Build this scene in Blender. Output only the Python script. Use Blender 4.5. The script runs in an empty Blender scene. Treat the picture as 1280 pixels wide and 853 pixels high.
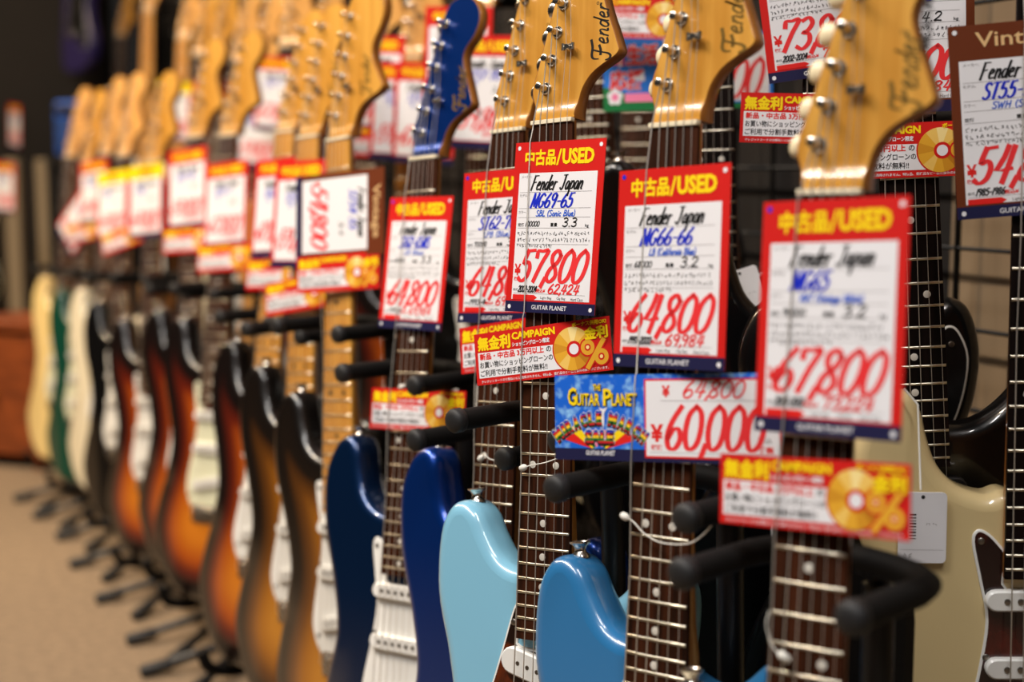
import bpy, math, random
from mathutils import Vector, Matrix
from mathutils.geometry import delaunay_2d_cdt

random.seed(7)
S = bpy.context.scene
COL = S.collection
PI = math.pi
R = math.radians

# ------------------------------------------------------------------ camera, world, lights, exposure
F_PX = 50.0 / 36.0 * 1280.0        # 50 mm on a 36 mm sensor, in pixels of the 1280 wide frame
CAM_Z, HORIZON = 0.87, 210.0
PITCH = math.atan((426.5 - HORIZON) / F_PX)
cam_d = bpy.data.cameras.new('camera')
cam = bpy.data.objects.new('camera', cam_d)
COL.objects.link(cam)
cam_d.lens, cam_d.sensor_width = 50.0, 36.0
cam_d.clip_start, cam_d.clip_end = 0.05, 60
cam.location = (0, 0, CAM_Z)
cam.rotation_euler = (PI / 2 - PITCH, 0, 0)
cam_d.dof.use_dof = True
cam_d.dof.focus_distance = 1.215
cam_d.dof.aperture_fstop = 3.0
S.camera = cam

S.view_settings.view_transform = 'Standard'
S.view_settings.look = 'None'
S.view_settings.gamma = 1.0
S.view_settings.use_curve_mapping = False
S.view_settings.exposure = -0.14

W = bpy.data.worlds.new('world')
S.world = W
W.use_nodes = True
W.node_tree.nodes['Background'].inputs[0].default_value = (1.0, 0.9, 0.8, 1)
W.node_tree.nodes['Background'].inputs[1].default_value = 0.018


def area_light(name, loc, sx, sy, power, col, rot=(0, 0, 0)):
    d = bpy.data.lights.new(name, 'AREA')
    d.shape = 'RECTANGLE'
    d.size, d.size_y, d.energy, d.color = sx, sy, power, col
    o = bpy.data.objects.new(name, d)
    o.location, o.rotation_euler = loc, rot
    COL.objects.link(o)
    return o


NEUT, WARM, HOT = (1.0, 0.96, 0.93), (1.0, 0.84, 0.64), (1.0, 0.76, 0.5)
# ceiling tubes above the aisle (the row runs away to the left, so do the lamps)
for lx, ly, pw, c in ((-0.75, -0.1, 34, NEUT), (-1.1, 0.7, 32, NEUT), (-1.4, 1.6, 24, NEUT), (-1.8, 2.5, 20, WARM),
                      (-2.3, 3.4, 22, HOT), (-2.8, 4.4, 24, HOT), (0.35, -0.3, 26, NEUT), (-3.2, 5.2, 22, HOT)):
    area_light('ceiling_tube', (lx, ly, 2.65), 0.14, 1.2, pw, c, (0, 0, R(24)))
# warm spot lamps on a ceiling track aimed at the stock
for lx, ly, tx, ty, pw in ((-1.6, 1.7, -0.5, 2.4, 22), (-2.0, 2.6, -0.95, 3.3, 24), (-2.5, 3.3, -1.3, 3.9, 24), (-1.0, 0.9, -0.1, 1.7, 12)):
    d = bpy.data.lights.new('track_spot', 'SPOT')
    d.energy, d.color, d.spot_size, d.spot_blend, d.shadow_soft_size = pw * 5.2, HOT, R(60), 0.6, 0.05
    o = bpy.data.objects.new('track_spot', d)
    o.location = (lx, ly, 2.55)
    o.rotation_euler = (Vector((tx, ty, 0.8)) - o.location).to_track_quat('-Z', 'Y').to_euler()
    COL.objects.link(o)


def P(px, py, s):
    """world point seen at photo pixel (px, py) where one millimetre spans s pixels"""
    d = F_PX / (s * 1000.0)
    return ray(px, py) * d + Vector((0, 0, CAM_Z))


def ray(px, py):
    a, b = (px - 640.0) / F_PX, (426.5 - py) / F_PX
    fw = Vector((0, math.cos(PITCH), -math.sin(PITCH)))
    up = Vector((0, math.sin(PITCH), math.cos(PITCH)))
    return fw + Vector((1, 0, 0)) * a + up * b


def proj(p):
    q = Vector(p) - Vector((0, 0, CAM_Z))
    fw = Vector((0, math.cos(PITCH), -math.sin(PITCH)))
    up = Vector((0, math.sin(PITCH), math.cos(PITCH)))
    d = q.dot(fw)
    return Vector((640 + F_PX * q.x / d, 426.5 - F_PX * q.dot(up) / d))


# ------------------------------------------------------------------ materials
def srgb(r, g, b):
    f = lambda c: c / 12.92 if c <= 0.04045 else ((c + 0.055) / 1.055) ** 2.4
    return (f(r / 255), f(g / 255), f(b / 255), 1)


MATS = {}


def mat(name, col, rough=0.5, metal=0.0, coat=0.0, spec=None):
    if name in MATS:
        return MATS[name]
    m = bpy.data.materials.new(name)
    m.use_nodes = True
    b = m.node_tree.nodes['Principled BSDF']
    b.inputs['Base Color'].default_value = col if len(col) == 4 else srgb(*col)
    b.inputs['Roughness'].default_value = rough
    b.inputs['Metallic'].default_value = metal
    b.inputs['Coat Weight'].default_value = coat
    b.inputs['Coat Roughness'].default_value = 0.06
    if spec is not None:
        b.inputs['Specular IOR Level'].default_value = spec
    MATS[name] = m
    return m


def noise_mat(name, c1, c2, scale, stretch=(1, 1, 1), rough=0.5, coat=0.0, lo=0.35, hi=0.65, bump=0.0, detail=4.0, metal=0.0):
    m = mat(name, c1, rough, metal, coat)
    nt = m.node_tree
    b = nt.nodes['Principled BSDF']
    tc = nt.nodes.new('ShaderNodeTexCoord')
    mp = nt.nodes.new('ShaderNodeMapping')
    mp.inputs['Scale'].default_value = stretch
    nz = nt.nodes.new('ShaderNodeTexNoise')
    nz.inputs['Scale'].default_value = scale
    nz.inputs['Detail'].default_value = detail
    cr = nt.nodes.new('ShaderNodeValToRGB')
    cr.color_ramp.elements[0].position, cr.color_ramp.elements[1].position = lo, hi
    cr.color_ramp.elements[0].color, cr.color_ramp.elements[1].color = srgb(*c1), srgb(*c2)
    L = nt.links.new
    L(tc.outputs['Object'], mp.inputs['Vector'])
    L(mp.outputs['Vector'], nz.inputs['Vector'])
    L(nz.outputs['Fac'], cr.inputs['Fac'])
    L(cr.outputs['Color'], b.inputs['Base Color'])
    if bump:
        bp = nt.nodes.new('ShaderNodeBump')
        bp.inputs['Strength'].default_value = bump
        bp.inputs['Distance'].default_value = 0.004
        L(nz.outputs['Fac'], bp.inputs['Height'])
        L(bp.outputs['Normal'], b.inputs['Normal'])
    return m


def burst_mat(name, stops, coat=1.0):
    """sunburst lacquer: colour bands that follow the distance from the body's edge"""
    m = mat(name, (0, 0, 0), 0.3, 0, coat)
    nt = m.node_tree
    at = nt.nodes.new('ShaderNodeAttribute')
    at.attribute_name = 'edge'
    cr = nt.nodes.new('ShaderNodeValToRGB')
    el = cr.color_ramp.elements
    while len(el) < len(stops):
        el.new(0.5)
    for e, (p, c) in zip(el, stops):
        e.position, e.color = p, srgb(*c)
    nt.links.new(at.outputs['Fac'], cr.inputs['Fac'])
    nt.links.new(cr.outputs['Color'], nt.nodes['Principled BSDF'].inputs['Base Color'])
    return m


def rainbow_mat(name, cz, cx, base, step, bands):
    m = mat(name, (0, 0, 0), 0.45)
    nt = m.node_tree
    tc = nt.nodes.new('ShaderNodeTexCoord')
    vm = nt.nodes.new('ShaderNodeVectorMath')
    vm.operation = 'DISTANCE'
    vm.inputs[1].default_value = (cx, 0, cz)
    mr = nt.nodes.new('ShaderNodeMapRange')
    mr.inputs['From Min'].default_value = base
    mr.inputs['From Max'].default_value = base + step
    cr = nt.nodes.new('ShaderNodeValToRGB')
    cr.color_ramp.interpolation = 'CONSTANT'
    el = cr.color_ramp.elements
    while len(el) < len(bands):
        el.new(0.5)
    for i, (e, c) in enumerate(zip(el, bands)):
        e.position, e.color = i / len(bands), srgb(*c)
    L = nt.links.new
    L(tc.outputs['Object'], vm.inputs[0])
    L(vm.outputs['Value'], mr.inputs['Value'])
    L(mr.outputs['Result'], cr.inputs['Fac'])
    L(cr.outputs['Color'], nt.nodes['Principled BSDF'].inputs['Base Color'])
    return m


maple = noise_mat('amber_maple', (214, 160, 72), (192, 134, 50), 14, (6, 2, 0.5), 0.3, 0.8)
maple_side = noise_mat('neck_maple', (176, 112, 40), (150, 90, 28), 12, (5, 2, 0.4), 0.4, 0.5)
maple_pale = noise_mat('pale_maple', (226, 176, 104), (206, 150, 80), 12, (5, 2, 0.4), 0.35, 0.7)
mapleboard = noise_mat('maple_fretboard', (214, 156, 70), (190, 128, 48), 12, (5, 2, 0.4), 0.35, 0.6)
rosewood = noise_mat('rosewood', (70, 35, 18), (26, 13, 7), 40, (5, 1, 0.22), 0.6, 0.0, 0.3, 0.7)
ebony = noise_mat('ebony', (24, 15, 13), (12, 8, 7), 40, (4, 1, 0.2), 0.5)
for _m in (rosewood, ebony):
    _m.node_tree.nodes['Principled BSDF'].inputs['Specular IOR Level'].default_value = 0.08
nickel = mat('nickel', (205, 200, 192), 0.22, 1.0)
nickel_old = mat('aged_nickel', (150, 145, 138), 0.35, 1.0)
fretwire = mat('fret_wire', (214, 206, 186), 0.28, 1.0)
stringm = mat('string_steel', (214, 210, 202), 0.35, 0.75)
bone = mat('bone', (232, 220, 190), 0.4)
pearl = mat('clay_dot', (214, 210, 200), 0.35)
dotblack = mat('black_dot', (20, 18, 16), 0.4)
white_pl = mat('white_plastic', (232, 232, 228), 0.3, 0, 0.3)
mint_pl = mat('mint_plastic', (222, 224, 196), 0.3, 0, 0.3)
cream_pl = mat('cream_plastic', (232, 218, 180), 0.35)
gold_knob = mat('yellowed_plastic', (216, 184, 96), 0.35)
black_pl = mat('black_plastic', (18, 18, 20), 0.3)
tort = noise_mat('tortoiseshell', (26, 10, 6), (158, 64, 12), 30, (1, 1, 0.7), 0.25, 0.6, 0.54, 0.76, detail=3)
tort_dark = noise_mat('dark_tortoiseshell', (30, 10, 10), (96, 26, 16), 26, (1, 1, 0.8), 0.25, 0.6, 0.52, 0.75, detail=3)
foam = mat('black_foam', (11, 10, 10), 0.7, 0, 0, 0.2)
rubber = mat('black_rubber', (22, 22, 24), 0.6)
steel_blk = mat('black_painted_steel', (24, 22, 22), 0.4, 0.2)
inkblack = mat('logo_black', (24, 20, 18), 0.4)
inkgold = mat('logo_gold', (120, 92, 36), 0.4, 0.3)

paint = {
    'sonic': mat('sonic_blue_lacquer', (132, 192, 220), 0.28, 0, 1.0),
    'lake': mat('light_blue_lacquer', (44, 116, 172), 0.28, 0, 1.0),
    'placid': mat('metallic_blue_lacquer', (0, 56, 142), 0.28, 0.7, 1.0),
    'navy': mat('dark_blue_lacquer', (1, 40, 84), 0.28, 0.7, 1.0),
    'cream': mat('cream_lacquer', (220, 198, 146), 0.3, 0, 1.0),
    'yellow': mat('pale_yellow_lacquer', (236, 208, 140), 0.3, 0, 1.0),
    'white': mat('vintage_white_lacquer', (226, 216, 188), 0.3, 0, 1.0),
    'black': mat('black_lacquer', (6, 6, 7), 0.3, 0, 0.8, 0.3),
    'green': mat('dark_green_lacquer', (8, 66, 50), 0.3, 0, 1.0),
    'purple': mat('purple_lacquer', (52, 42, 104), 0.3, 0, 1.0),
    'red': mat('dark_red_lacquer', (104, 16, 14), 0.3, 0, 1.0),
    'natural': noise_mat('natural_ash', (214, 160, 92), (186, 128, 64), 10, (5, 1, 0.4), 0.35, 0.9),
    'burst3': burst_mat('three_tone_sunburst', ((0.0, (12, 7, 6)), (0.26, (16, 7, 6)), (0.44, (92, 24, 8)), (0.64, (164, 74, 12)), (1.0, (198, 116, 26)))),
    'burst2': burst_mat('two_tone_sunburst', ((0.0, (10, 7, 6)), (0.28, (20, 12, 7)), (0.5, (98, 56, 12)), (0.74, (158, 98, 20)), (1.0, (184, 122, 34)))),
}

red_ink = mat('print_red', (206, 30, 26), 0.38)
price_red = mat('marker_red', (232, 52, 56), 0.4)
price_red2 = mat('marker_deep_red', (222, 36, 32), 0.4)
yel_ink = mat('print_yellow', (250, 216, 20), 0.4)
org_ink = mat('print_orange', (232, 150, 30), 0.4)
white_ink = mat('card_white', (232, 232, 236), 0.4)
navy_ink = mat('print_navy', (30, 30, 68), 0.38)
black_ink = mat('marker_black', (14, 13, 15), 0.45)
grey_ink = mat('print_grey', (150, 148, 150), 0.5)
blue_ink = mat('marker_blue', (16, 40, 196), 0.45)
lblue_ink = mat('marker_light_blue', (40, 92, 206), 0.45)
brown_ink = mat('print_brown', (104, 48, 22), 0.38)
tan_ink = mat('print_tan', (222, 184, 130), 0.4)
gold_a = mat('print_gold', (226, 168, 50), 0.35)
gold_b = mat('print_pale_gold', (246, 222, 150), 0.35)
gold_m = mat('print_mid_gold', (208, 146, 40), 0.35)
gold_l = mat('print_light_gold', (238, 196, 100), 0.35)
gold_c = mat('print_dark_gold', (186, 122, 30), 0.35)
green_ink = mat('print_green', (24, 116, 62), 0.4)
pink_ink = mat('print_pink', (236, 130, 170), 0.4)
sky_ink = noise_mat('print_blue_sparkle', (24, 100, 214), (150, 206, 250), 110, rough=0.4, lo=0.5, hi=0.72, detail=6)
blue_flat = mat('print_blue', (44, 120, 214), 0.4)
yline = mat('print_yellow_deep', (236, 200, 30), 0.4)
card_edge = mat('card_edge', (214, 210, 204), 0.5)

RB = ((196, 30, 40), (40, 120, 50), (240, 200, 40), (214, 40, 40), (30, 60, 170))


# ------------------------------------------------------------------ mesh builder (millimetres)
class MB:
    def __init__(s):
        s.v, s.f, s.m = [], [], []

    def add(s, vs, fs, mi=0):
        o = len(s.v)
        s.v += [tuple(v) for v in vs]
        s.f += [tuple(i + o for i in f) for f in fs]
        s.m += [mi] * len(fs)

    def box(s, x0, x1, y0, y1, z0, z1, mi=0, b=0.0):
        if b <= 0:
            vs = [(x, y, z) for z in (z0, z1) for y in (y0, y1) for x in (x0, x1)]
            s.add(vs, [(0, 2, 3, 1), (4, 5, 7, 6), (0, 1, 5, 4), (2, 6, 7, 3), (0, 4, 6, 2), (1, 3, 7, 5)], mi)
        else:
            pts = []
            n = 3
            for cx, cz, a0 in ((x1 - b, z1 - b, 0), (x0 + b, z1 - b, 90), (x0 + b, z0 + b, 180), (x1 - b, z0 + b, 270)):
                for k in range(n + 1):
                    a = R(a0 + 90 * k / n)
                    pts.append((cx + b * math.cos(a), cz + b * math.sin(a)))
            s.prism(pts, y0, y1, mi, min(b * 0.4, (y1 - y0) * 0.3))

    def prism(s, pts, y0, y1, mi=0, bev=0.0, fill=True):
        """outline in the xz plane (counter-clockwise seen from -y), from front y0 to back y1"""
        loops = []
        if bev > 0:
            ins = inset(pts, bev)
            loops = [(ins, y0), (pts, y0 + bev), (pts, y1 - bev), (ins, y1)]
        else:
            loops = [(pts, y0), (pts, y1)]
        n = len(pts)
        vs, fs = [], []
        for lp, y in loops:
            vs += [(x, y, z) for x, z in lp]
        for k in range(len(loops) - 1):
            for i in range(n):
                j = (i + 1) % n
                fs.append((k * n + i, k * n + j, (k + 1) * n + j, (k + 1) * n + i)[::-1])
        fs.append(tuple(range(n)))
        fs.append(tuple(range((len(loops) - 1) * n, len(loops) * n))[::-1])
        s.add(vs, fs, mi)

    def tube(s, pts, r, seg=8, mi=0, cap=True, rads=None):
        pts = [Vector(p) for p in pts]
        n = len(pts)
        vs, fs = [], []
        ref = None
        for i, p in enumerate(pts):
            t = (pts[min(i + 1, n - 1)] - pts[max(i - 1, 0)]).normalized()
            if ref is None:
                ref = t.orthogonal().normalized()
            ref = (ref - t * ref.dot(t)).normalized()
            bi = t.cross(ref)
            rr = rads[i] if rads else r
            for k in range(seg):
                a = 2 * PI * k / seg
                vs.append(p + (ref * math.cos(a) + bi * math.sin(a)) * rr)
        for i in range(n - 1):
            for k in range(seg):
                j = (k + 1) % seg
                fs.append((i * seg + k, i * seg + j, (i + 1) * seg + j, (i + 1) * seg + k))
        if cap:
            fs.append(tuple(range(seg))[::-1])
            fs.append(tuple(range((n - 1) * seg, n * seg)))
        s.add(vs, fs, mi)

    def lathe(s, prof, org, axis, seg=14, mi=0):
        """prof: (radius, height) pairs along axis from org"""
        ax = Vector(axis).normalized()
        e = ax.orthogonal().normalized()
        g = ax.cross(e)
        pts = [Vector(org) + ax * h for r, h in prof]
        vs, fs = [], []
        for (r, h), p in zip(prof, pts):
            for k in range(seg):
                a = 2 * PI * k / seg
                vs.append(p + (e * math.cos(a) + g * math.sin(a)) * max(r, 0.01))
        for i in range(len(prof) - 1):
            for k in range(seg):
                j = (k + 1) % seg
                fs.append((i * seg + k, i * seg + j, (i + 1) * seg + j, (i + 1) * seg + k))
        fs.append(tuple(range(seg))[::-1])
        fs.append(tuple(range((len(prof) - 1) * seg, len(prof) * seg)))
        s.add(vs, fs, mi)

    def quad(s, x0, z0, x1, z1, y, mi=0):
        s.add([(x0, y, z0), (x1, y, z0), (x1, y, z1), (x0, y, z1)], [(0, 1, 2, 3)], mi)

    def poly(s, pts, y, mi=0):
        s.add([(x, y, z) for x, z in pts], [tuple(range(len(pts)))], mi)

    def disc(s, x, z, r, y, mi=0, n=20, r0=0.0):
        if r0 <= 0:
            s.poly([(x + r * math.cos(2 * PI * k / n), z + r * math.sin(2 * PI * k / n)) for k in range(n)], y, mi)
        else:
            vs = []
            for rr in (r0, r):
                vs += [(x + rr * math.cos(2 * PI * k / n), y, z + rr * math.sin(2 * PI * k / n)) for k in range(n)]
            s.add(vs, [(k, n + k, n + (k + 1) % n, (k + 1) % n) for k in range(n)], mi)

    def ribbon(s, pts, w, y, mi=0, w2=None):
        n = len(pts)
        if n < 2:
            return
        vs = []
        for i in range(n):
            a, b = pts[max(i - 1, 0)], pts[min(i + 1, n - 1)]
            dx, dz = b[0] - a[0], b[1] - a[1]
            l = math.hypot(dx, dz) or 1
            nx, nz = -dz / l, dx / l
            ww = w
            if w2 is not None:                      # broad-nib pen: thicker on down strokes
                ww = w2 + (w - w2) * abs(dz / l)
            h = ww / 2
            e = 0
            if i == 0:
                e = -h * 0.6
            if i == n - 1:
                e = h * 0.6
            cx, cz = pts[i][0] + dx / l * e, pts[i][1] + dz / l * e
            vs += [(cx + nx * h, y, cz + nz * h), (cx - nx * h, y, cz - nz * h)]
        s.add(vs, [(2 * i, 2 * i + 1, 2 * i + 3, 2 * i + 2) for i in range(n - 1)], mi)

    def mesh(s, name, mats, sharp=38):
        me = bpy.data.meshes.new(name)
        me.from_pydata([(x * .001, y * .001, z * .001) for x, y, z in s.v], [], s.f)
        for m in (mats if isinstance(mats, (list, tuple)) else [mats]):
            me.materials.append(m)
        me.polygons.foreach_set('material_index', s.m)
        me.polygons.foreach_set('use_smooth', [True] * len(s.f))
        me.update()
        if sharp:
            me.set_sharp_from_angle(angle=R(sharp))
        return me


def inset(pts, d):
    n = len(pts)
    out = []
    for i in range(n):
        a, b = pts[i - 1], pts[(i + 1) % n]
        dx, dz = b[0] - a[0], b[1] - a[1]
        l = math.hypot(dx, dz) or 1
        out.append((pts[i][0] - dz / l * d, pts[i][1] + dx / l * d))
    return out


def crom(pts, n=6, closed=False):
    out = []
    m = len(pts)
    rng = range(m if closed else m - 1)
    for i in rng:
        if closed:
            p0, p1, p2, p3 = pts[i - 1], pts[i], pts[(i + 1) % m], pts[(i + 2) % m]
        else:
            p0, p1, p2, p3 = pts[max(i - 1, 0)], pts[i], pts[i + 1], pts[min(i + 2, m - 1)]
        for k in range(n):
            t = k / n
            out.append(tuple(0.5 * (2 * p1[c] + (p2[c] - p0[c]) * t + (2 * p0[c] - 5 * p1[c] + 4 * p2[c] - p3[c]) * t * t
                                    + (3 * p1[c] - p0[c] - 3 * p2[c] + p3[c]) * t ** 3) for c in range(len(p1))))
    if not closed:
        out.append(tuple(pts[-1]))
    return out


def ob(name, me, parent=None, mats=None, mw=None):
    o = bpy.data.objects.new(name, me)
    COL.objects.link(o)
    if parent is not None:
        o.parent = parent
    if mats:
        for i, m in enumerate(mats):
            o.material_slots[i].link = 'OBJECT'
            o.material_slots[i].material = m
    if mw is not None:
        o.matrix_world = mw
    return o


def tag(o, label, cat, group=None):
    o['label'], o['category'] = label, cat
    if group:
        o['group'] = group
    return o


def empty(name, mw):
    o = bpy.data.objects.new(name, None)
    o.empty_display_size = 0.05
    COL.objects.link(o)
    o.matrix_world = mw
    return o


def structure(name, me):
    o = ob(name, me)
    o['kind'] = 'structure'
    return o


# ------------------------------------------------------------------ room shell
ROWK = -0.820 / (F_PX * .001)           # the row of guitars drifts left by this much per metre of depth
RDIR = Vector((ROWK, 1, 0)).normalized()
RNRM = Vector((RDIR.y, -RDIR.x, 0))   # to the right of the row, towards the wall

carpet = noise_mat('brown_carpet', (144, 124, 100), (116, 98, 79), 60, (1, 1, 1), 0.95, 0, 0.3, 0.7, 0.25, 8)
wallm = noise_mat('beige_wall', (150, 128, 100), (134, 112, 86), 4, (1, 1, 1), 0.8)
shaded_darkwall = noise_mat('shaded_and_dark_brown_wall', (30, 22, 18), (20, 15, 12), 3, (1, 1, 1), 0.8)  # dark brown of the far wall; painted-in shade on the right wall
postm = mat('beige_post', (150, 132, 104), 0.6)
b = MB(); b.box(-7000, 4000, -1500, 11000, -40, 0)
structure('floor', b.mesh('floor', carpet))


def along(off, t, z=0):
    """point at perpendicular distance off right of the front row line, t metres along it from the camera's depth"""
    return Vector((0.60 + 0.0, 0, 0)) + RDIR * t + RNRM * off + Vector((0, 0, z))


def wall_box(name, off, t0, t1, h, m, th=60):
    b = MB()
    A, B = along(off, t0), along(off, t1)
    q = RNRM * (th * .001)
    vs = []
    for z in (0, h):
        for p in (A, B, B + q, A + q):
            vs.append((p.x * 1000, p.y * 1000, z * 1000))
    b.add(vs, [(0, 1, 2, 3)[::-1], (4, 5, 6, 7), (0, 1, 5, 4), (1, 2, 6, 5), (2, 3, 7, 6), (3, 0, 4, 7)])
    return structure(name, b.mesh(name, m))


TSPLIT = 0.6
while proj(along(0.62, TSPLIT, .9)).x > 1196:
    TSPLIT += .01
wall_box('wall_right', 0.62, TSPLIT, 6.6, 2.8, shaded_darkwall)  # beyond the split the beige wall's shade is painted in as dark brown
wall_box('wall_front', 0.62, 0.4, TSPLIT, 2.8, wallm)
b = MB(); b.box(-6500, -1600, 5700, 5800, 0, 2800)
structure('wall_back', b.mesh('wall_back', shaded_darkwall))

# ------------------------------------------------------------------ guitars (local: x right, -y front, z up the neck; origin at the body's bottom end)
STRAT = crom([(0, 0), (50, 2), (105, 18), (150, 55), (163, 105), (150, 152), (124, 198), (112, 245), (118, 280), (133, 322), (138, 368), (129, 406),
              (112, 418), (97, 410), (84, 393), (66, 378), (46, 370), (20, 374), (-20, 404), (-40, 402), (-62, 410), (-77, 426), (-85, 448), (-91, 473), (-101, 487), (-116, 487),
              (-133, 472), (-146, 436), (-142, 380), (-124, 322), (-113, 275), (-114, 245), (-124, 222), (-149, 168), (-158, 108), (-127, 46), (-70, 8)], 5, True)
STUB = crom([(10, 0), (62, 4), (112, 18), (150, 52), (160, 98), (142, 150), (114, 195), (107, 240), (117, 285), (128, 330), (128, 368), (113, 388),
             (97, 388), (81, 374), (64, 358), (44, 348), (20, 352), (-22, 371), (-44, 376), (-58, 385), (-70, 402), (-81, 421), (-96, 430),
             (-114, 424), (-126, 398), (-127, 345), (-114, 292), (-107, 244), (-118, 205), (-146, 150), (-152, 92), (-122, 36), (-62, 5)], 5, True)
HEAD = [(-21, 0), (-22, 10), (-27, 24), (-26, 36), (-21, 50), (-8, 95), (7, 145), (13, 162), (22, 174), (38, 179), (55, 174), (66, 160), (67, 145),
        (60, 130), (50, 119), (46, 107), (50.5, 90), (57, 73), (61, 61), (62.5, 55), (58, 50), (47, 44.5), (35, 37), (26.5, 26), (22.5, 13), (21, 0)]
BIGHEAD = [(-21, 0), (-22, 10), (-28, 24), (-27, 36), (-22, 50), (-8, 95), (7, 145), (13, 164), (22, 178), (40, 186), (62, 182), (76, 166), (78, 146),
           (70, 128), (60, 114), (56, 102), (58, 88), (66, 72), (73, 60), (74, 54), (67, 48.5), (53, 44), (38, 37), (27.5, 26), (22.5, 13), (21, 0)]


def seg_dist(p, loop):
    best = 1e9
    x, z = p
    n = len(loop)
    for i in range(n):
        ax, az = loop[i]
        bx, bz = loop[(i + 1) % n]
        dx, dz = bx - ax, bz - az
        l2 = dx * dx + dz * dz
        t = 0 if l2 == 0 else max(0, min(1, ((x - ax) * dx + (z - az) * dz) / l2))
        d = (x - ax - t * dx) ** 2 + (z - az - t * dz) ** 2
        if d < best:
            best = d
    return math.sqrt(best)


def inside(p, loop):
    x, z = p
    c = False
    n = len(loop)
    for i in range(n):
        ax, az = loop[i]
        bx, bz = loop[(i + 1) % n]
        if (az > z) != (bz > z) and x < (bx - ax) * (z - az) / (bz - az) + ax:
            c = not c
    return c


def body_mesh(name, loop, th=45, r=13, forearm=True):
    n = len(loop)
    prof = [(r * (1 - math.cos(R(a))), r * math.sin(R(a))) for a in (0, 20, 40, 60, 78, 90)]
    loops = [(inset(loop, i), -(th / 2 - r) - d) for i, d in prof][::-1] + [(inset(loop, i), (th / 2 - r) + d) for i, d in prof]
    b = MB()
    edge = []
    vs, fs = [], []
    for lp, y in loops:
        vs += [(x, y, z) for x, z in lp]
    for i in range(len(loops) - 1):
        for k in range(n):
            j = (k + 1) % n
            fs.append((i * n + k, i * n + j, (i + 1) * n + j, (i + 1) * n + k)[::-1])
    inner = loops[0][0]
    grid = []
    g = 13
    for ix in range(-14, 15):
        for iz in range(0, 40):
            p = (ix * g + (iz % 2) * g / 2, iz * g)
            if inside(p, inner) and seg_dist(p, inner) > 6:
                grid.append(p)
    pts = [Vector(p) for p in inner] + [Vector(p) for p in grid]
    res = delaunay_2d_cdt(pts, [(i, (i + 1) % n) for i in range(n)], [], 1, 0.01)
    tri = res[2]
    o = len(vs)
    ov = res[0]
    vs += [(p.x, -th / 2, p.y) for p in ov]
    for t in tri:
        fs.append(tuple(o + i for i in t))
    last = (len(loops) - 1) * n
    o2 = len(vs)
    vs += [(p.x, th / 2, p.y) for p in ov]
    for t in tri:
        fs.append(tuple(o2 + i for i in t)[::-1])
    # forearm bevel on the bass side of the lower bout
    if forearm:
        nv = []
        for x, y, z in vs:
            if y < 0:
                d = max(0.0, (-(x + 78) * 0.85 - (z - 120) * 0.02) * 0.24) if z < 240 else 0
                if 200 < z < 240:
                    d *= (240 - z) / 40
                y = min(y + d, -2) if d > 0 else y
            nv.append((x, y, z))
        vs = nv
    b.add(vs, fs)
    me = b.mesh(name, [paint['black']], 60)
    at = me.attributes.new('edge', 'FLOAT', 'POINT')
    vals = []
    for x, y, z in vs:
        d = seg_dist((x, z), loop) if y < 0 else 0
        vals.append(min(1.0, d / 105.0))
    at.data.foreach_set('value', vals)
    return me


CACHE = {}


def cached(key, fn):
    if key not in CACHE:
        CACHE[key] = fn()
    return CACHE[key]


YF = -33.5          # front plane of the fretboard
SPEC = {'strat': dict(loop=STRAT, nut=800.0, scale=648.0, frets=21, bridge=152.0, horn=(-109, 488)),
        'stub': dict(loop=STUB, nut=763.0, scale=610.0, frets=22, bridge=153.0, horn=(-96, 430))}


def fret_z(sp, n):
    return sp['nut'] - sp['scale'] * (1 - 2 ** (-n / 12))


def half_w(sp, z):
    t = (sp['nut'] - z) / 455.0
    return 21.0 + 7.2 * t


def neck_mesh(kind):
    sp = SPEC[kind]
    b = MB()
    zs = [sp['nut'] + 2, sp['nut'] - 40, sp['nut'] - 150, sp['nut'] - 300, fret_z(sp, 16), fret_z(sp, 18), fret_z(sp, sp['frets']) - 8]
    dep = [14.5, 15.5, 16.5, 18, 20, 21, 21]
    n = 10
    vs, fs = [], []
    for q, (z, d) in enumerate(zip(zs, dep)):
        w = half_w(sp, z)
        sq = 0 if q < 4 else (0.5 if q == 4 else 1)      # the heel is square
        for k in range(n + 1):
            a = PI * k / n
            cx, cy = math.cos(a), math.sin(a)
            if sq:
                e = 0.35 if sq == 1 else 0.65
                cx = math.copysign(abs(cx) ** e, cx)
                cy = abs(cy) ** e
            vs.append((w * cx, YF + 5 + d * cy, z))
    for i in range(len(zs) - 1):
        for k in range(n):
            fs.append((i * (n + 1) + k, i * (n + 1) + k + 1, (i + 1) * (n + 1) + k + 1, (i + 1) * (n + 1) + k))
        fs.append((i * (n + 1) + n, i * (n + 1), (i + 1) * (n + 1), (i + 1) * (n + 1) + n))
    fs.append(tuple(range(n + 1))[::-1])
    fs.append(tuple(range((len(zs) - 1) * (n + 1), len(zs) * (n + 1))))
    b.add(vs, fs)
    return b.mesh('neck', [maple_side], 50)


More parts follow.
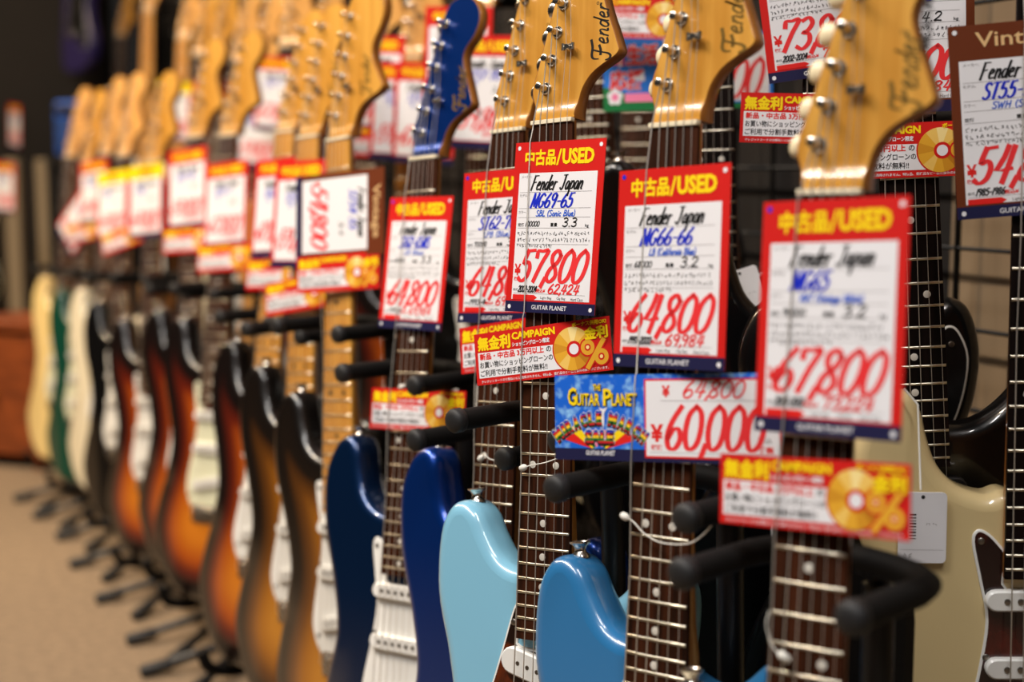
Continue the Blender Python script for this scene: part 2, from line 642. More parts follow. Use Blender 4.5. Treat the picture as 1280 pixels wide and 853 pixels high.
def board_mesh(kind):
    sp = SPEC[kind]
    b = MB()
    z0, z1 = sp['nut'] - 0.5, fret_z(sp, sp['frets']) - 8
    vs = []
    prof = [(-1, 5), (-1, 1.3), (-0.93, 0.7), (-0.5, 0.15), (0, 0), (0.5, 0.15), (0.93, 0.7), (1, 1.3), (1, 5)]
    n = len(prof)
    for z in (z0, (z0 + z1) / 2, z1):
        w = half_w(sp, z)
        vs += [(w * x, YF + y, z) for x, y in prof]
    fs = []
    for i in range(2):
        for k in range(n):
            j = (k + 1) % n
            fs.append((i * n + k, i * n + j, (i + 1) * n + j, (i + 1) * n + k)[::-1])
    fs.append(tuple(range(n)))
    fs.append(tuple(range(2 * n, 3 * n))[::-1])
    b.add(vs, fs)
    return b.mesh('fretboard', [rosewood], 30)


def fret_mesh(kind, k):
    sp = SPEC[kind]
    z = fret_z(sp, k)
    w = half_w(sp, z)
    b = MB()
    vs, fs = [], []
    xs = [-1, -0.97, -0.5, 0, 0.5, 0.97, 1]
    ys = [0.8, 0.55, 0.15, 0, 0.15, 0.55, 0.8]
    n = 5
    for x, y in zip(xs, ys):
        h = 0.3 if abs(x) == 1 else 1.1
        for j in range(n):
            a = PI * j / (n - 1)
            vs.append((x * (w - 0.3), YF + y - h * math.sin(a) + 0.1, z + 1.25 * math.cos(a)))
    for i in range(len(xs) - 1):
        for j in range(n - 1):
            fs.append((i * n + j, (i + 1) * n + j, (i + 1) * n + j + 1, i * n + j + 1))
    b.add(vs, fs)
    return b.mesh('fret', [fretwire], 60)


def dot_mesh(kind, k, side):
    sp = SPEC[kind]
    z = (fret_z(sp, k) + fret_z(sp, k - 1)) / 2
    b = MB()
    b.lathe([(3.2, 0), (3.2, 0.25), (3.0, 0.32)], (side * 12, YF + 0.12 + 0.1 * (side != 0), z), (0, -1, 0), 16)
    return b.mesh('position_marker', [pearl], 60)


def head_mesh(big):
    pts = crom(BIGHEAD if big else HEAD, 3)
    pts = pts[::-1]                                          # counter-clockwise seen from the front
    b = MB()
    n = len(pts)
    yf, th = YF + 9.0, 13.5

    def ramp(z):
        t = max(0.0, min(1.0, (17 - z) / 12))
        t = t * t * (3 - 2 * t)
        return yf + (YF + 4.6 - yf) * t
    ins = inset(pts, 1.2)
    vs, fs, ms = [], [], []
    for lp, k in ((ins, 0), (pts, 1), (pts, 2), (ins, 3)):
        for x, z in lp:
            z = max(z, 0)
            y = ramp(z) if k == 0 else ramp(z) + 1.0 if k == 1 else yf + th - 1 if k == 2 else yf + th
            vs.append((x, y, z))
    for i in range(3):
        for k in range(n):
            j = (k + 1) % n
            fs.append((i * n + k, i * n + j, (i + 1) * n + j, (i + 1) * n + k)[::-1])
            ms.append(0)
    grid = []
    for ix in range(-5, 14):
        for iz in range(0, 50):
            p = (ix * 6.0, iz * (3.0 if iz < 12 else 3.7))
            if inside(p, ins) and seg_dist(p, ins) > 1.8:
                grid.append(p)
    P2 = [Vector((x, max(z, 0))) for x, z in ins] + [Vector(p) for p in grid]
    res = delaunay_2d_cdt(P2, [(i, (i + 1) % n) for i in range(n)], [], 1, 0.001)
    o = len(vs)
    vs += [(p.x, ramp(p.y), p.y) for p in res[0]]
    for t in res[2]:
        fs.append(tuple(o + i for i in t)); ms.append(1)
    o = len(vs)
    vs += [(p.x, yf + th, p.y) for p in res[0]]
    for t in res[2]:
        fs.append(tuple(o + i for i in t)[::-1]); ms.append(0)
    b.v, b.f, b.m = vs, fs, ms
    return b.mesh('headstock', [maple_side, maple], 55)


POST = [(-12.0 + 5.55 * i, 33 + 24.2 * i) for i in range(6)]     # tuner posts up the bass edge (x, z above the nut)
HF = YF + 9.0


def tuner_mesh():
    b = MB()
    b.lathe([(5.4, 0), (5.4, 1.2), (4.6, 2.0), (4.4, 2.2)], (0, HF, 0), (0, -1, 0), 16)
    b.lathe([(3.0, 2), (3.0, 6), (2.3, 8), (2.3, 10), (3.1, 12), (3.1, 13.5), (2.2, 14)], (0, HF, 0), (0, -1, 0), 14)
    b.box(-9, 9, HF + 13.5, HF + 23, -6.5, 6.5, 0, 2)
    b.tube([(-8, HF + 18, 0), (-13, HF + 18, 0)], 2.2, 8)
    return b.mesh('tuner', [nickel], 40)


def button_mesh():
    b = MB()
    prof = [(2.4, 0), (3.6, 1.5), (6.6, 5), (8.2, 9), (7.6, 13), (4.5, 15.6), (0.4, 16.2)]
    ax = Vector((-1, 0, 0.23)).normalized()
    b.lathe(prof, (-12, HF + 18, 0), ax, 14)
    # flatten into an oval button
    b.v = [(x, HF + 18 + (y - HF - 18) * 0.62, z) for x, y, z in b.v]
    return b.mesh('tuner_button', [nickel], 60)


def strat_guard():
    p = crom([(-24, 352), (-31, 364), (-40, 373), (-48, 375), (-52, 365), (-46, 332), (-41, 300), (-47, 258), (-56, 215), (-57, 190), (-46, 165), (-26, 150), (-16, 152), (-6, 160), (26, 160),
              (42, 150), (52, 128), (70, 104), (100, 90), (126, 94), (138, 112), (134, 140), (112, 190), (99, 240), (105, 280), (120, 322), (126, 362),
              (117, 388), (106, 393), (94, 380), (76, 358), (54, 342), (30, 338), (26, 326), (-24, 326)], 4, True)
    return p[::-1] if area(p) < 0 else p


def stub_guard():
    p = crom([(-28, 322), (-29, 345), (-36, 340), (-48, 302), (-62, 262), (-84, 222), (-92, 190), (-74, 166), (-50, 158), (-46, 140), (50, 140), (70, 120), (104, 96),
              (128, 88), (136, 108), (124, 150), (100, 196), (94, 240), (104, 286), (114, 332), (110, 362), (96, 360), (80, 342), (52, 318), (30, 312), (28, 308), (-27, 308)], 4, True)
    return p[::-1] if area(p) < 0 else p


def area(p):
    return 0.5 * sum(p[i - 1][0] * p[i][1] - p[i][0] * p[i - 1][1] for i in range(len(p)))


BY = -22.0          # body front


def guard_mesh(kind):
    p = strat_guard() if kind == 'strat' else stub_guard()
    b = MB()
    y1 = BY - 0.05
    y0 = BY - 2.3
    n = len(p)
    q = inset(p, 1.0)
    w = inset(p, 2.0)
    vs = [(x, y1, z) for x, z in p] + [(x, y0 + 0.8, z) for x, z in p] + [(x, y0, z) for x, z in q] + [(x, y0, z) for x, z in w]
    fs, ms = [], []
    for i in range(3):
        for k in range(n):
            j = (k + 1) % n
            fs.append(((i + 1) * n + k, (i + 1) * n + j, i * n + j, i * n + k)); ms.append(1)
    res = delaunay_2d_cdt([Vector(x) for x in w], [(i, (i + 1) % n) for i in range(n)], [], 1, 0.001)
    o = len(vs)
    vs += [(v.x, y0, v.y) for v in res[0]]
    for t in res[2]:
        fs.append(tuple(o + i for i in t)); ms.append(0)
    b.v, b.f, b.m = vs, fs, ms
    return b.mesh('pickguard', [white_pl, white_pl], 40)


def screw_mesh():
    b = MB()
    b.lathe([(2.9, 0), (2.9, 0.5), (2.0, 1.1), (0.6, 1.2)], (0, 0, 0), (0, -1, 0), 12)
    b.box(-1.6, 1.6, -1.35, -1.1, -0.35, 0.35)
    b.box(-0.35, 0.35, -1.36, -1.1, -1.6, 1.6)
    return b.mesh('guard_screw', [nickel_old], 40)


def pickup_mesh(kind):
    b = MB()
    y0 = BY - 2.3
    if kind == 'strat':
        pts = []
        for cx, s in ((34, 1), (-34, -1)):
            for k in range(9):
                a = R(-90 + 180 * k / 8) if s > 0 else R(90 + 180 * k / 8)
                pts.append((cx + 8.5 * math.cos(a), 8.5 * math.sin(a)))
        b.prism(pts, y0 - 7, y0 + 3, 0, 1.4)
        for i in range(6):
            b.lathe([(2.5, 0), (2.5, 0.9), (2.0, 1.1)], (-26 + 10.4 * i, y0 - 6.9, 0), (0, -1, 0), 12, 1)
    else:
        pts = []
        for cx, s in ((33, 1), (-33, -1)):
            for k in range(9):
                a = R(-90 + 180 * k / 8) if s > 0 else R(90 + 180 * k / 8)
                pts.append((cx + 12 * math.cos(a), 12 * math.sin(a)))
        b.prism(pts, y0 - 7, y0 + 3, 0, 1.6)
        for i in range(6):
            b.lathe([(1.9, 0), (1.9, 0.4)], (-26 + 10.4 * i, y0 - 6.9, 0), (0, -1, 0), 12, 1)
    return b.mesh('pickup', [white_pl, nickel_old], 40)


def knob_mesh():
    b = MB()
    y0 = BY - 2.4
    b.lathe([(12.5, 0), (12.5, 2), (10.0, 5), (9.2, 12), (8.6, 13.5), (0.5, 13.8)], (0, y0, 0), (0, -1, 0), 24)
    return b.mesh('control_knob', [white_pl], 40)


def switch_mesh():
    b = MB()
    b.box(-3, 3, -0.6, 0, -17, 17)
    b.lathe([(1.6, 0), (1.8, 8), (4.2, 13), (3.6, 18), (0.5, 20)], (0, 0, 3), (0.1, -1, 0.3), 12)
    return b.mesh('selector_switch', [white_pl], 40)


def bridge_mesh(kind):
    b = MB()
    y0 = BY
    b.box(-39, 39, y0 - 3, y0 - 0.2, -18, 12, 0, 2.5)
    for i in range(6):
        x = -26.3 + 10.5 * i
        b.box(x - 4.6, x + 4.6, y0 - 9.5, y0 - 3, -8, 7, 0, 1)
    if kind == 'stub':
        b.tube([(-40, y0 - 6, -34), (40, y0 - 6, -34)], 6, 12)
    return b.mesh('bridge', [nickel], 40)


def strap_button_mesh():
    b = MB()
    b.lathe([(7.6, -2), (7.2, 0.5), (4.8, 2.6), (4.6, 5), (6.0, 7.6), (8.6, 9.6), (8.8, 10.6), (6.4, 11.1), (5.6, 10.2), (0.5, 10.0)], (0, 0, 0), (0, 0, 1), 18)
    return b.mesh('strap_button', [nickel], 45)


def nut_mesh(kind):
    sp = SPEC[kind]
    b = MB()
    z = sp['nut']
    b.box(-21.3, 21.3, YF - 1.3, YF + 4.5, z - 0.2, z + 3.6, 0, 0.8)
    return b.mesh('nut', [bone], 40)


def tree_mesh():
    b = MB()
    b.lathe([(2.4, 0), (2.4, 5)], (0, HF, 0), (0, -1, 0), 10)
    b.box(-5.4, 5.4, HF - 6.0, HF - 4.8, -2.6, 2.6, 0, .9)
    b.tube([(-5, HF - 5.4, -3), (-5, HF - 5.4, 3)], 1.6, 8)
    b.tube([(5, HF - 5.4, -3), (5, HF - 5.4, 3)], 1.6, 8)
    b.lathe([(2.6, 6), (2.0, 7.2)], (0, HF, 0), (0, -1, 0), 10)
    return b.mesh('string_tree', [nickel], 40)


def string_mesh(kind, i, bump=None):
    """string 0 is the thick one on the left; bump = (z_hi, z_lo, lift) where a card hangs under it"""
    sp = SPEC[kind]
    rad = (0.62, 0.54, 0.48, 0.36, 0.28, 0.24)[i]
    px, pz = POST[i]
    xn = -17.5 + 7.0 * i
    xb = -26.3 + 10.5 * i
    zn = sp['nut']
    pts = [(px, HF - 9, zn + pz)]
    if i >= 4:
        pts.append((11 + (i - 4) * 5.0, HF - 4.2, zn + 66))
    pts.append((xn, YF - 1.7, zn + 2))
    z_b = sp['bridge']

    def lin(z, lift=0):
        t = (zn - z) / (zn - z_b)
        return (xn + (xb - xn) * t, YF - 1.9 - lift - 2.2 * t, z)
    if bump:
        pts.append(lin(min(bump[0][0] + 70, zn - 4), 0.4))
        for zh, zl, lf in bump:
            pts += [lin(zh + 1, lf), lin(zl - 1, lf)]
    if bump:
        pts.append(lin(bump[-1][1] - 80))
    pts += [lin(z_b), (xb, BY - 3, z_b - 14)]
    b = MB()
    b.tube(pts, rad, 5)
    return b.mesh('guitar_string', [stringm], 80)


# single-stroke pen alphabet used for the handwriting and the headstock scripts (unit cap height)
G = {
    '0': (.62, [[(.33, 1), (.1, .8), (.03, .42), (.12, .08), (.3, 0), (.5, .15), (.58, .52), (.52, .85), (.33, 1)]]),
    '1': (.34, [[(.22, 1), (.1, 0)]]),
    '2': (.6, [[(.06, .78), (.2, .98), (.44, .96), (.5, .74), (.3, .38), (.02, .03), (.28, .05), (.56, .02)]]),
    '3': (.58, [[(.08, .92), (.32, 1), (.5, .82), (.38, .6), (.18, .53), (.44, .46), (.5, .2), (.28, 0), (.02, .1)]]),
    '4': (.62, [[(.28, 1), (.22, .7), (.04, .32), (.3, .33), (.58, .36)], [(.5, .98), (.42, .4), (.34, -.02)]]),
    '5': (.6, [[(.2, .98), (.12, .56), (.34, .62), (.5, .42), (.44, .12), (.22, 0), (.02, .1)], [(.2, .97), (.56, 1)]]),
    '6': (.58, [[(.44, 1), (.16, .66), (.03, .3), (.14, .03), (.38, .02), (.52, .24), (.42, .46), (.22, .45), (.06, .24)]]),
    '7': (.58, [[(.06, .78), (.06, .97), (.3, .97), (.58, .99), (.38, .55), (.2, 0)]]),
    '8': (.6, [[(.5, .84), (.32, 1), (.1, .86), (.16, .62), (.4, .42), (.5, .18), (.28, 0), (.06, .14), (.14, .4), (.42, .62), (.52, .85)]]),
    '9': (.58, [[(.5, .76), (.34, 1), (.1, .9), (.06, .64), (.24, .5), (.44, .64), (.52, .9), (.46, .4), (.3, 0)]]),
    ',': (.06, [[(.12, .1), (.02, -.16)]]), '.': (.2, [[(.06, .0), (.1, .05)]]), '-': (.46, [[(.06, .42), (.4, .44)]]), ' ': (.35, []),
    '~': (.5, [[(.05, .4), (.18, .48), (.3, .38), (.45, .46)]]), "'": (.15, [[(.1, 1), (.05, .8)]]),
    '(': (.3, [[(.26, 1.05), (.08, .6), (.1, .2), (.24, -.15)]]), ')': (.3, [[(.04, 1.05), (.2, .6), (.2, .2), (.04, -.15)]]),
    'F': (.56, [[(.14, 1), (.1, .5), (.02, 0)], [(.1, .98), (.3, 1), (.58, 1)], [(.1, .52), (.44, .56)]]),
    'J': (.56, [[(.12, .98), (.58, 1)], [(.4, .98), (.36, .3), (.22, 0), (.02, .12)]]),
    'M': (.72, [[(.02, 0), (.1, .6), (.14, 1)], [(.14, 1), (.28, .4), (.34, .1)], [(.34, .1), (.5, .6), (.62, 1)], [(.62, 1), (.6, .5), (.62, 0)]]),
    'G': (.64, [[(.54, .85), (.34, 1), (.1, .75), (.04, .32), (.2, .02), (.44, .1), (.52, .4)], [(.32, .42), (.6, .42)]]),
    'S': (.54, [[(.5, .88), (.3, 1), (.1, .85), (.18, .6), (.42, .42), (.46, .16), (.24, 0), (.02, .1)]]),
    'T': (.56, [[(.02, .98), (.3, .98), (.6, 1)], [(.32, .98), (.28, .5), (.24, 0)]]),
    'B': (.58, [[(.12, 1), (.1, .5), (.04, 0)], [(.12, .98), (.42, .98), (.46, .7), (.12, .54)], [(.12, .54), (.48, .48), (.5, .12), (.04, .02)]]),
    'L': (.5, [[(.14, 1), (.1, .5), (.04, .02)], [(.04, .02), (.28, .02), (.5, .05)]]),
    'P': (.54, [[(.12, 1), (.1, .5), (.04, 0)], [(.12, .98), (.46, .96), (.48, .62), (.1, .46)]]),
    'V': (.56, [[(.04, 1), (.14, .5), (.22, 0)], [(.22, 0), (.4, .6), (.56, 1)]]),
    'W': (.8, [[(.04, 1), (.16, 0)], [(.16, 0), (.4, .8)], [(.4, .8), (.5, 0)], [(.5, 0), (.76, 1)]]),
    'C': (.58, [[(.54, .85), (.34, 1), (.1, .75), (.04, .3), (.2, 0), (.48, .1)]]),
    'A': (.6, [[(.02, 0), (.32, 1)], [(.32, 1), (.52, 0)], [(.12, .36), (.46, .36)]]),
    'E': (.54, [[(.14, 1), (.04, 0)], [(.14, .98), (.54, 1)], [(.1, .52), (.44, .54)], [(.04, .02), (.48, .02)]]),
    'H': (.6, [[(.14, 1), (.04, 0)], [(.56, 1), (.48, 0)], [(.1, .5), (.52, .54)]]),
    'a': (.46, [[(.4, .5), (.2, .56), (.04, .28), (.12, .02), (.3, .1), (.42, .5), (.38, .1), (.46, .02)]]),
    'b': (.44, [[(.12, 1), (.06, .4), (.06, .04), (.28, 0), (.4, .28), (.26, .5), (.08, .36)]]),
    'c': (.4, [[(.36, .46), (.2, .56), (.05, .3), (.12, .04), (.36, .06)]]),
    'd': (.48, [[(.38, .48), (.18, .54), (.04, .26), (.12, .02), (.3, .1), (.44, .6), (.52, 1.04), (.42, .4), (.42, 0)]]),
    'e': (.42, [[(.06, .28), (.28, .34), (.34, .5), (.2, .58), (.05, .32), (.12, .03), (.38, .08)]]),
    'f': (.34, [[(.4, .95), (.26, 1), (.18, .6), (.1, -.05)], [(.04, .52), (.36, .56)]]),
    'g': (.46, [[(.4, .5), (.2, .56), (.04, .28), (.14, .05), (.34, .2), (.42, .5), (.34, -.2), (.14, -.34), (.02, -.2)]]),
    'h': (.44, [[(.16, 1), (.04, 0)], [(.06, .3), (.26, .56), (.36, .4), (.34, 0)]]),
    'i': (.2, [[(.12, .54), (.06, .0)], [(.15, .78), (.14, .82)]]),
    'l': (.2, [[(.18, 1.02), (.06, 0)]]),
    'n': (.46, [[(.1, .56), (.04, 0)], [(.06, .3), (.26, .56), (.38, .42), (.34, .05), (.46, .04)]]),
    'o': (.44, [[(.24, .56), (.06, .38), (.1, .06), (.28, .02), (.4, .26), (.36, .5), (.24, .56)]]),
    'p': (.46, [[(.12, .56), (.06, .1), (0, -.4)], [(.08, .4), (.28, .58), (.42, .4), (.32, .08), (.08, .08)]]),
    'r': (.36, [[(.1, .56), (.04, 0)], [(.06, .3), (.2, .54), (.36, .52)]]),
    's': (.36, [[(.34, .5), (.18, .56), (.08, .42), (.3, .2), (.22, .02), (.02, .06)]]),
    't': (.34, [[(.2, .85), (.1, .1), (.28, .04)], [(.04, .56), (.36, .58)]]),
    'u': (.46, [[(.1, .56), (.06, .12), (.2, 0), (.36, .2), (.42, .56), (.38, .05), (.46, .03)]]),
    'k': (.42, [[(.14, 1), (.04, 0)], [(.38, .55), (.1, .26), (.4, 0)]]),
}
STRAIGHT = set('MTLAEHVWF14')


def pen(b, s, x, z, h, w, mi, y, slant=0.18, narrow=1.0, w2=None, width=None, rot=None):
    """write s with a pen from (x, z), cap height h, line width w; width fits the line to that length"""
    adv = sum(G.get(c, G[' '])[0] + .07 for c in s)
    k = narrow * h if width is None else width / adv
    cx = 0.0
    dy = 0.0
    for c in s:
        g = G.get(c, G[' '])
        for st in g[1]:
            pp = st if c in STRAIGHT else crom(st, 4)
            q = []
            for (ax, az) in pp:
                X, Z = (cx + ax) * k + az * h * slant, az * h
                if rot is not None:
                    X, Z = X * math.cos(rot) - Z * math.sin(rot), X * math.sin(rot) + Z * math.cos(rot)
                q.append((x + X, z + Z))
            dy += 0.0015
            b.ribbon(q, w, y - dy, mi, w2)
        cx += g[0] + .07
    return cx * k


TXT = {}


def glyphs(s, bold):
    key = (s, bold)
    if key not in TXT:
        c = bpy.data.curves.new('lettering', 'FONT')
        c.body, c.size, c.offset, c.resolution_u = s, 1.0, bold, 2
        o = bpy.data.objects.new('lettering', c)
        m = bpy.data.meshes.new_from_object(o)
        TXT[key] = ([(v.co.x, v.co.y) for v in m.vertices], [tuple(p.vertices) for p in m.polygons])
        bpy.data.objects.remove(o)
        bpy.data.curves.remove(c)
        bpy.data.meshes.remove(m)
    return TXT[key]


def text(b, s, x, z, w, h, mi, y, bold=0.0, shear=0.0, rot=0.0, heavy=0.0):
    """printed lettering fitted into the box (x, z, w, h)"""
    vs, fs = glyphs(s, bold)
    if not vs:
        return
    x0, x1 = min(v[0] for v in vs), max(v[0] for v in vs)
    z0, z1 = min(v[1] for v in vs), max(v[1] for v in vs)
    kx, kz = w / (x1 - x0), h / (z1 - z0)
    out = []
    for a, c in vs:
        X, Z = (a - x0) * kx, (c - z0) * kz
        X += Z * shear
        if rot:
            X, Z = X * math.cos(rot) - Z * math.sin(rot), X * math.sin(rot) + Z * math.cos(rot)
        out.append((x + X, y, z + Z))
    b.add(out, fs, mi)
    if heavy:
        for q, (dx, dz) in enumerate(((heavy, 0), (-heavy, 0), (0, heavy), (0, -heavy))):
            b.add([(vx + dx, vy - 0.004 * (q + 1), vz + dz) for vx, vy, vz in out], fs, mi)


def scribble(b, x, z, w, h, lw, mi, y, rng):
    """a run of small quick handwriting marks too small to read"""
    cx = x
    while cx < x + w:
        cw = h * rng.uniform(.5, .9)
        for _ in range(2):
            p = [(cx + rng.random() * cw, z + rng.random() * h) for _ in range(3)]
            b.ribbon(crom(p, 2), lw, y, mi)
        cx += cw + h * 0.22


def logo_mesh(style):
    """script name running up the right side of the headstock (x across, z up)"""
    b = MB()
    y = HF - 0.12
    rot = PI / 2
    w, w2 = (2.6, 0.9) if style == 'black' else (3.1, 1.3)
    def up(st):
        return [(52 - q * 17, 50 + p * 17) for p, q in st]
    for st in ([(-.12, .2), (-.06, -.02), (.08, -.08), (.22, .1), (.34, .55), (.46, .92)], [(-.02, .62), (.02, .9), (.2, 1.02), (.6, .98), (.98, 1.06)], [(.2, .5), (.44, .5), (.66, .58)]):
        b.ribbon(crom(up(st), 5), w, y, 0, w2)
    pen(b, 'ender', 51, 61, 15, w * .8, 0, y, 0.25, 0.95, w2, rot=rot)
    b.disc(40, 98, 1.4, y - .02, 0, 10, 0.9)
    if style == 'black':
        text(b, 'M', 46, 104, 12, 9, 0, y, 0.03, 0, rot)
    elif style == 'named':
        text(b, 'MUSTANG', 58.5, 86, 44, 6.2, 1, y, 0.05, 0, rot)
    return b.mesh('logo', [inkblack if style == 'black' else inkgold, inkblack], 0)


GUITARS = {}


def guitar(key, kind, nut_px, s, tilt=0.035, yaw=34, body='burst3', board='rose', guard=None, head='maple', big=False, logo='gold',
           buttons=None, bump=None, lean=0.04, fret12=None, label='', group='electric guitars standing in the front row', knobs=None, binding=False, pups=None):
    sp = SPEC[kind]
    half = sp['scale'] / 2
    if fret12 is None:
        fret12 = (nut_px[0] - tilt * half * s, nut_px[1] + half * s)
    rn, rt = ray(*nut_px), ray(*fret12)
    d = F_PX / (s * 1000)
    for _ in range(6):
        N = rn * d + Vector((0, 0, CAM_Z))
        T = rt * (d - lean * half * .001) + Vector((0, 0, CAM_Z))
        d *= (half * .001) / (N - T).length
    N = rn * d + Vector((0, 0, CAM_Z))
    T = rt * (d - lean * half * .001) + Vector((0, 0, CAM_Z))
    u = (N - T).normalized()
    a = R(yaw)
    r0 = Vector((math.cos(a), -math.sin(a), 0))
    r = (r0 - u * r0.dot(u)).normalized()
    y = u.cross(r)
    org = N - u * (sp['nut'] * .001) - y * (YF * .001)
    mw = Matrix(((r.x, y.x, u.x, org.x), (r.y, y.y, u.y, org.y), (r.z, y.z, u.z, org.z), (0, 0, 0, 1)))
    g = empty('electric_guitar', mw)
    tag(g, label, 'guitar', group)
    GUITARS[key] = dict(mw=mw, r=r, y=y, u=u, org=org, N=N, s=s, kind=kind, o=g)
    bd = ob('body', cached(('body', kind), lambda: body_mesh('body', sp['loop'], forearm=(kind == 'strat'))), g, [paint[body]])
    fb_m = {'rose': rosewood, 'ebony': ebony, 'maple': mapleboard}[board]
    nk = ob('neck', cached(('neck', kind), lambda: neck_mesh(kind)), g)
    fb = ob('fretboard', cached(('board', kind), lambda: board_mesh(kind)), nk, [fb_m])
    for k in range(1, sp['frets'] + 1):
        ob('fret', cached(('fret', kind, k), lambda: fret_mesh(kind, k)), nk)
    for k in (3, 5, 7, 9, 12, 15, 17, 19, 21):
        for sd in ((-1, 1) if k == 12 else (0,)):
            ob('position_marker', cached(('dot', kind, k, sd), lambda: dot_mesh(kind, k, sd)), nk, [dotblack if board == 'maple' else pearl])
    ob('nut', cached(('nut', kind), lambda: nut_mesh(kind)), g)
    hd = ob('headstock', cached(('head', big), lambda: head_mesh(big)), g, [maple_side, paint[head] if head in paint else (maple_pale if head == 'pale' else maple)])
    hd.location = (0, 0, sp['nut'] * .001 + .0034)
    if logo:
        ob('logo', cached(('logo', logo), lambda: logo_mesh(logo)), hd)
    for i, (tx, tz) in enumerate(POST):
        t = ob('tuner', cached('tuner', tuner_mesh), g)
        t.location = (tx * .001, 0, (sp['nut'] + tz) * .001)
        bt = ob('tuner_button', cached('button', button_mesh), t, [cream_pl if buttons == 'cream' else nickel])
    st = ob('string_tree', cached('tree', tree_mesh), g)
    st.location = (0.0135, 0, (sp['nut'] + 66) * .001)
    for i in range(6):
        if i == 0 and bump:
            me = string_mesh(kind, 0, bump)
        else:
            me = cached(('string', kind, i), lambda: string_mesh(kind, i))
        ob('guitar_string', me, g)
    if guard:
        gm = {'white': white_pl, 'mint': mint_pl, 'tort': tort, 'darktort': tort_dark, 'black': black_pl}[guard]
        pgm = ob('pickguard', cached(('guard', kind), lambda: guard_mesh(kind)), g, [gm, white_pl if guard != 'mint' else mint_pl])
        scr = [(-45, 366), (-41, 270), (-46, 182), (110, 376), (114, 300), (108, 230), (126, 108), (20, 153)] if kind == 'strat' else \
              [(-35, 328), (-67, 238), (-82, 190), (100, 346), (100, 286), (96, 220), (124, 104)]
        for x, z in scr:
            q = ob('guard_screw', cached('screw', screw_mesh), pgm)
            q.location = (x * .001, (BY - 2.3) * .001, z * .001)
    if kind == 'strat':
        pk = [(0, 318, 0), (0, 262, 0), (4, 204, -10)]
    else:
        pk = [(0, 288, 14), (0, 205, 14)]
    for x, z, rot in pk:
        q = ob('pickup', cached(('pickup', kind), lambda: pickup_mesh(kind)), g, [pups or white_pl, nickel_old])
        q.location = (x * .001, 0, z * .001)
        q.rotation_euler = (0, R(rot), 0)
    for x, z in ((78, 190), (98, 150), (112, 112)) if kind == 'strat' else ((96, 140), (116, 108)):
        q = ob('control_knob', cached('knob', knob_mesh), g, [knobs or white_pl])
        q.location = (x * .001, 0, z * .001)
    q = ob('selector_switch', cached('switch', switch_mesh), g, [knobs or white_pl])
    q.location = (.070 if kind == 'strat' else .078, (BY - 2.3) * .001, .232 if kind == 'strat' else .268)
    q = ob('bridge', cached(('bridge', kind), lambda: bridge_mesh(kind)), g)
    q.location = (0, 0, sp['bridge'] * .001)
    hx, hz = sp['horn']
    q = ob('strap_button', cached('strap', strap_button_mesh), g)
    q.location = (hx * .001, 0, (hz - 0.5) * .001)
    q.rotation_euler = (0, R(-6), 0)
    if binding:
        b = MB()
        lp = inset(sp['loop'], 1.0)
        b.tube([(x, -17, z) for x, z in lp] + [(lp[0][0], -17, lp[0][1])], 2.4, 6, cap=False)
        ob('binding', b.mesh('binding', [cream_pl], 80), g)
    return GUITARS[key]


BMP = lambda *a: [tuple(x) for x in a]
guitar('a', 'stub', (1035, 243), 1.98, lean=0.0, yaw=36, fret12=(1004, 846), body='white', guard='tort', buttons='cream', logo='named', big=False,
       bump=BMP((762, 612, 4.0), (600, 548, 5.6)),
       label='nearest guitar, amber headstock with faded gold script and dark rosewood fretboard behind the 67800 tag')
guitar('b', 'stub', (841, 158), 1.68, lean=-.005, yaw=40, fret12=(823, 672), body='lake', guard='tort', buttons='cream', logo='gold',
       bump=BMP((728, 580, 4.0), (576, 512, 5.6)),
       label='bright mid blue glossy guitar with amber headstock and cream tuner buttons behind the 64800 tag')
guitar('c', 'stub', (689, 154), 1.44, lean=.035, yaw=36, fret12=(680, 595), body='sonic', guard='tort', logo='black',
       bump=BMP((746, 600, 4.0), (594, 540, 5.6)),
       label='pale sky blue guitar with tortoiseshell pickguard and black script on its headstock')
guitar('d', 'strat', (633, 165), 1.285, lean=.03, yaw=43, fret12=(616, 583), body='placid', guard='white', logo='gold',
       bump=BMP((764, 614, 4.0), (600, 550, 5.6)),
       label='metallic royal blue guitar with amber headstock standing just behind the pale sky blue one')
guitar('e', 'strat', (528, 199), 1.12, lean=.06, yaw=41, fret12=(507, 562), body='navy', guard='white', head='placid', logo='gold',
       bump=BMP((760, 608, 4.0), (544, 494, 5.6)),
       label='dark blue guitar with matching blue painted headstock and white pickguard')
guitar('f', 'strat', (421, 175), 1.006, yaw=43, fret12=(421, 501), body='burst2', board='maple', guard='white', big=True, knobs=gold_knob,
       bump=BMP((760, 655, 4.0), (650, 604, 5.6)),
       label='brown sunburst guitar with maple neck and large headstock next to the dark blue guitar')
guitar('g', 'strat', (383, 172), 0.95, yaw=41, fret12=(374, 467), body='burst2', board='maple', guard='white', knobs=gold_knob,
       label='brown sunburst guitar with maple neck, second of the three maple necked ones from the right')
guitar('h', 'strat', (354, 165), 0.838, yaw=41, tilt=0.075, body='burst3', board='maple', guard='white',
       label='dark sunburst guitar with maple neck, leftmost of the three maple necked ones')
guitar('i', 'strat', (283, 170), 0.725, yaw=36, tilt=0.06, body='burst3', guard='mint', logo=None,
       label='orange sunburst guitar with pale pickguard and rosewood neck just left of the maple necked three')
guitar('j', 'strat', (242, 172), 0.68, yaw=36, tilt=0.03, body='burst3', guard='white', logo=None,
       label='orange sunburst guitar with white pickguard, blurred, third guitar right of the cream ones')
guitar('k', 'strat', (189, 203), 0.62, yaw=36, tilt=0.015, body='burst3', guard='white', logo=None,
       label='red brown sunburst guitar with white pickguard, blurred, between two dark bodies')
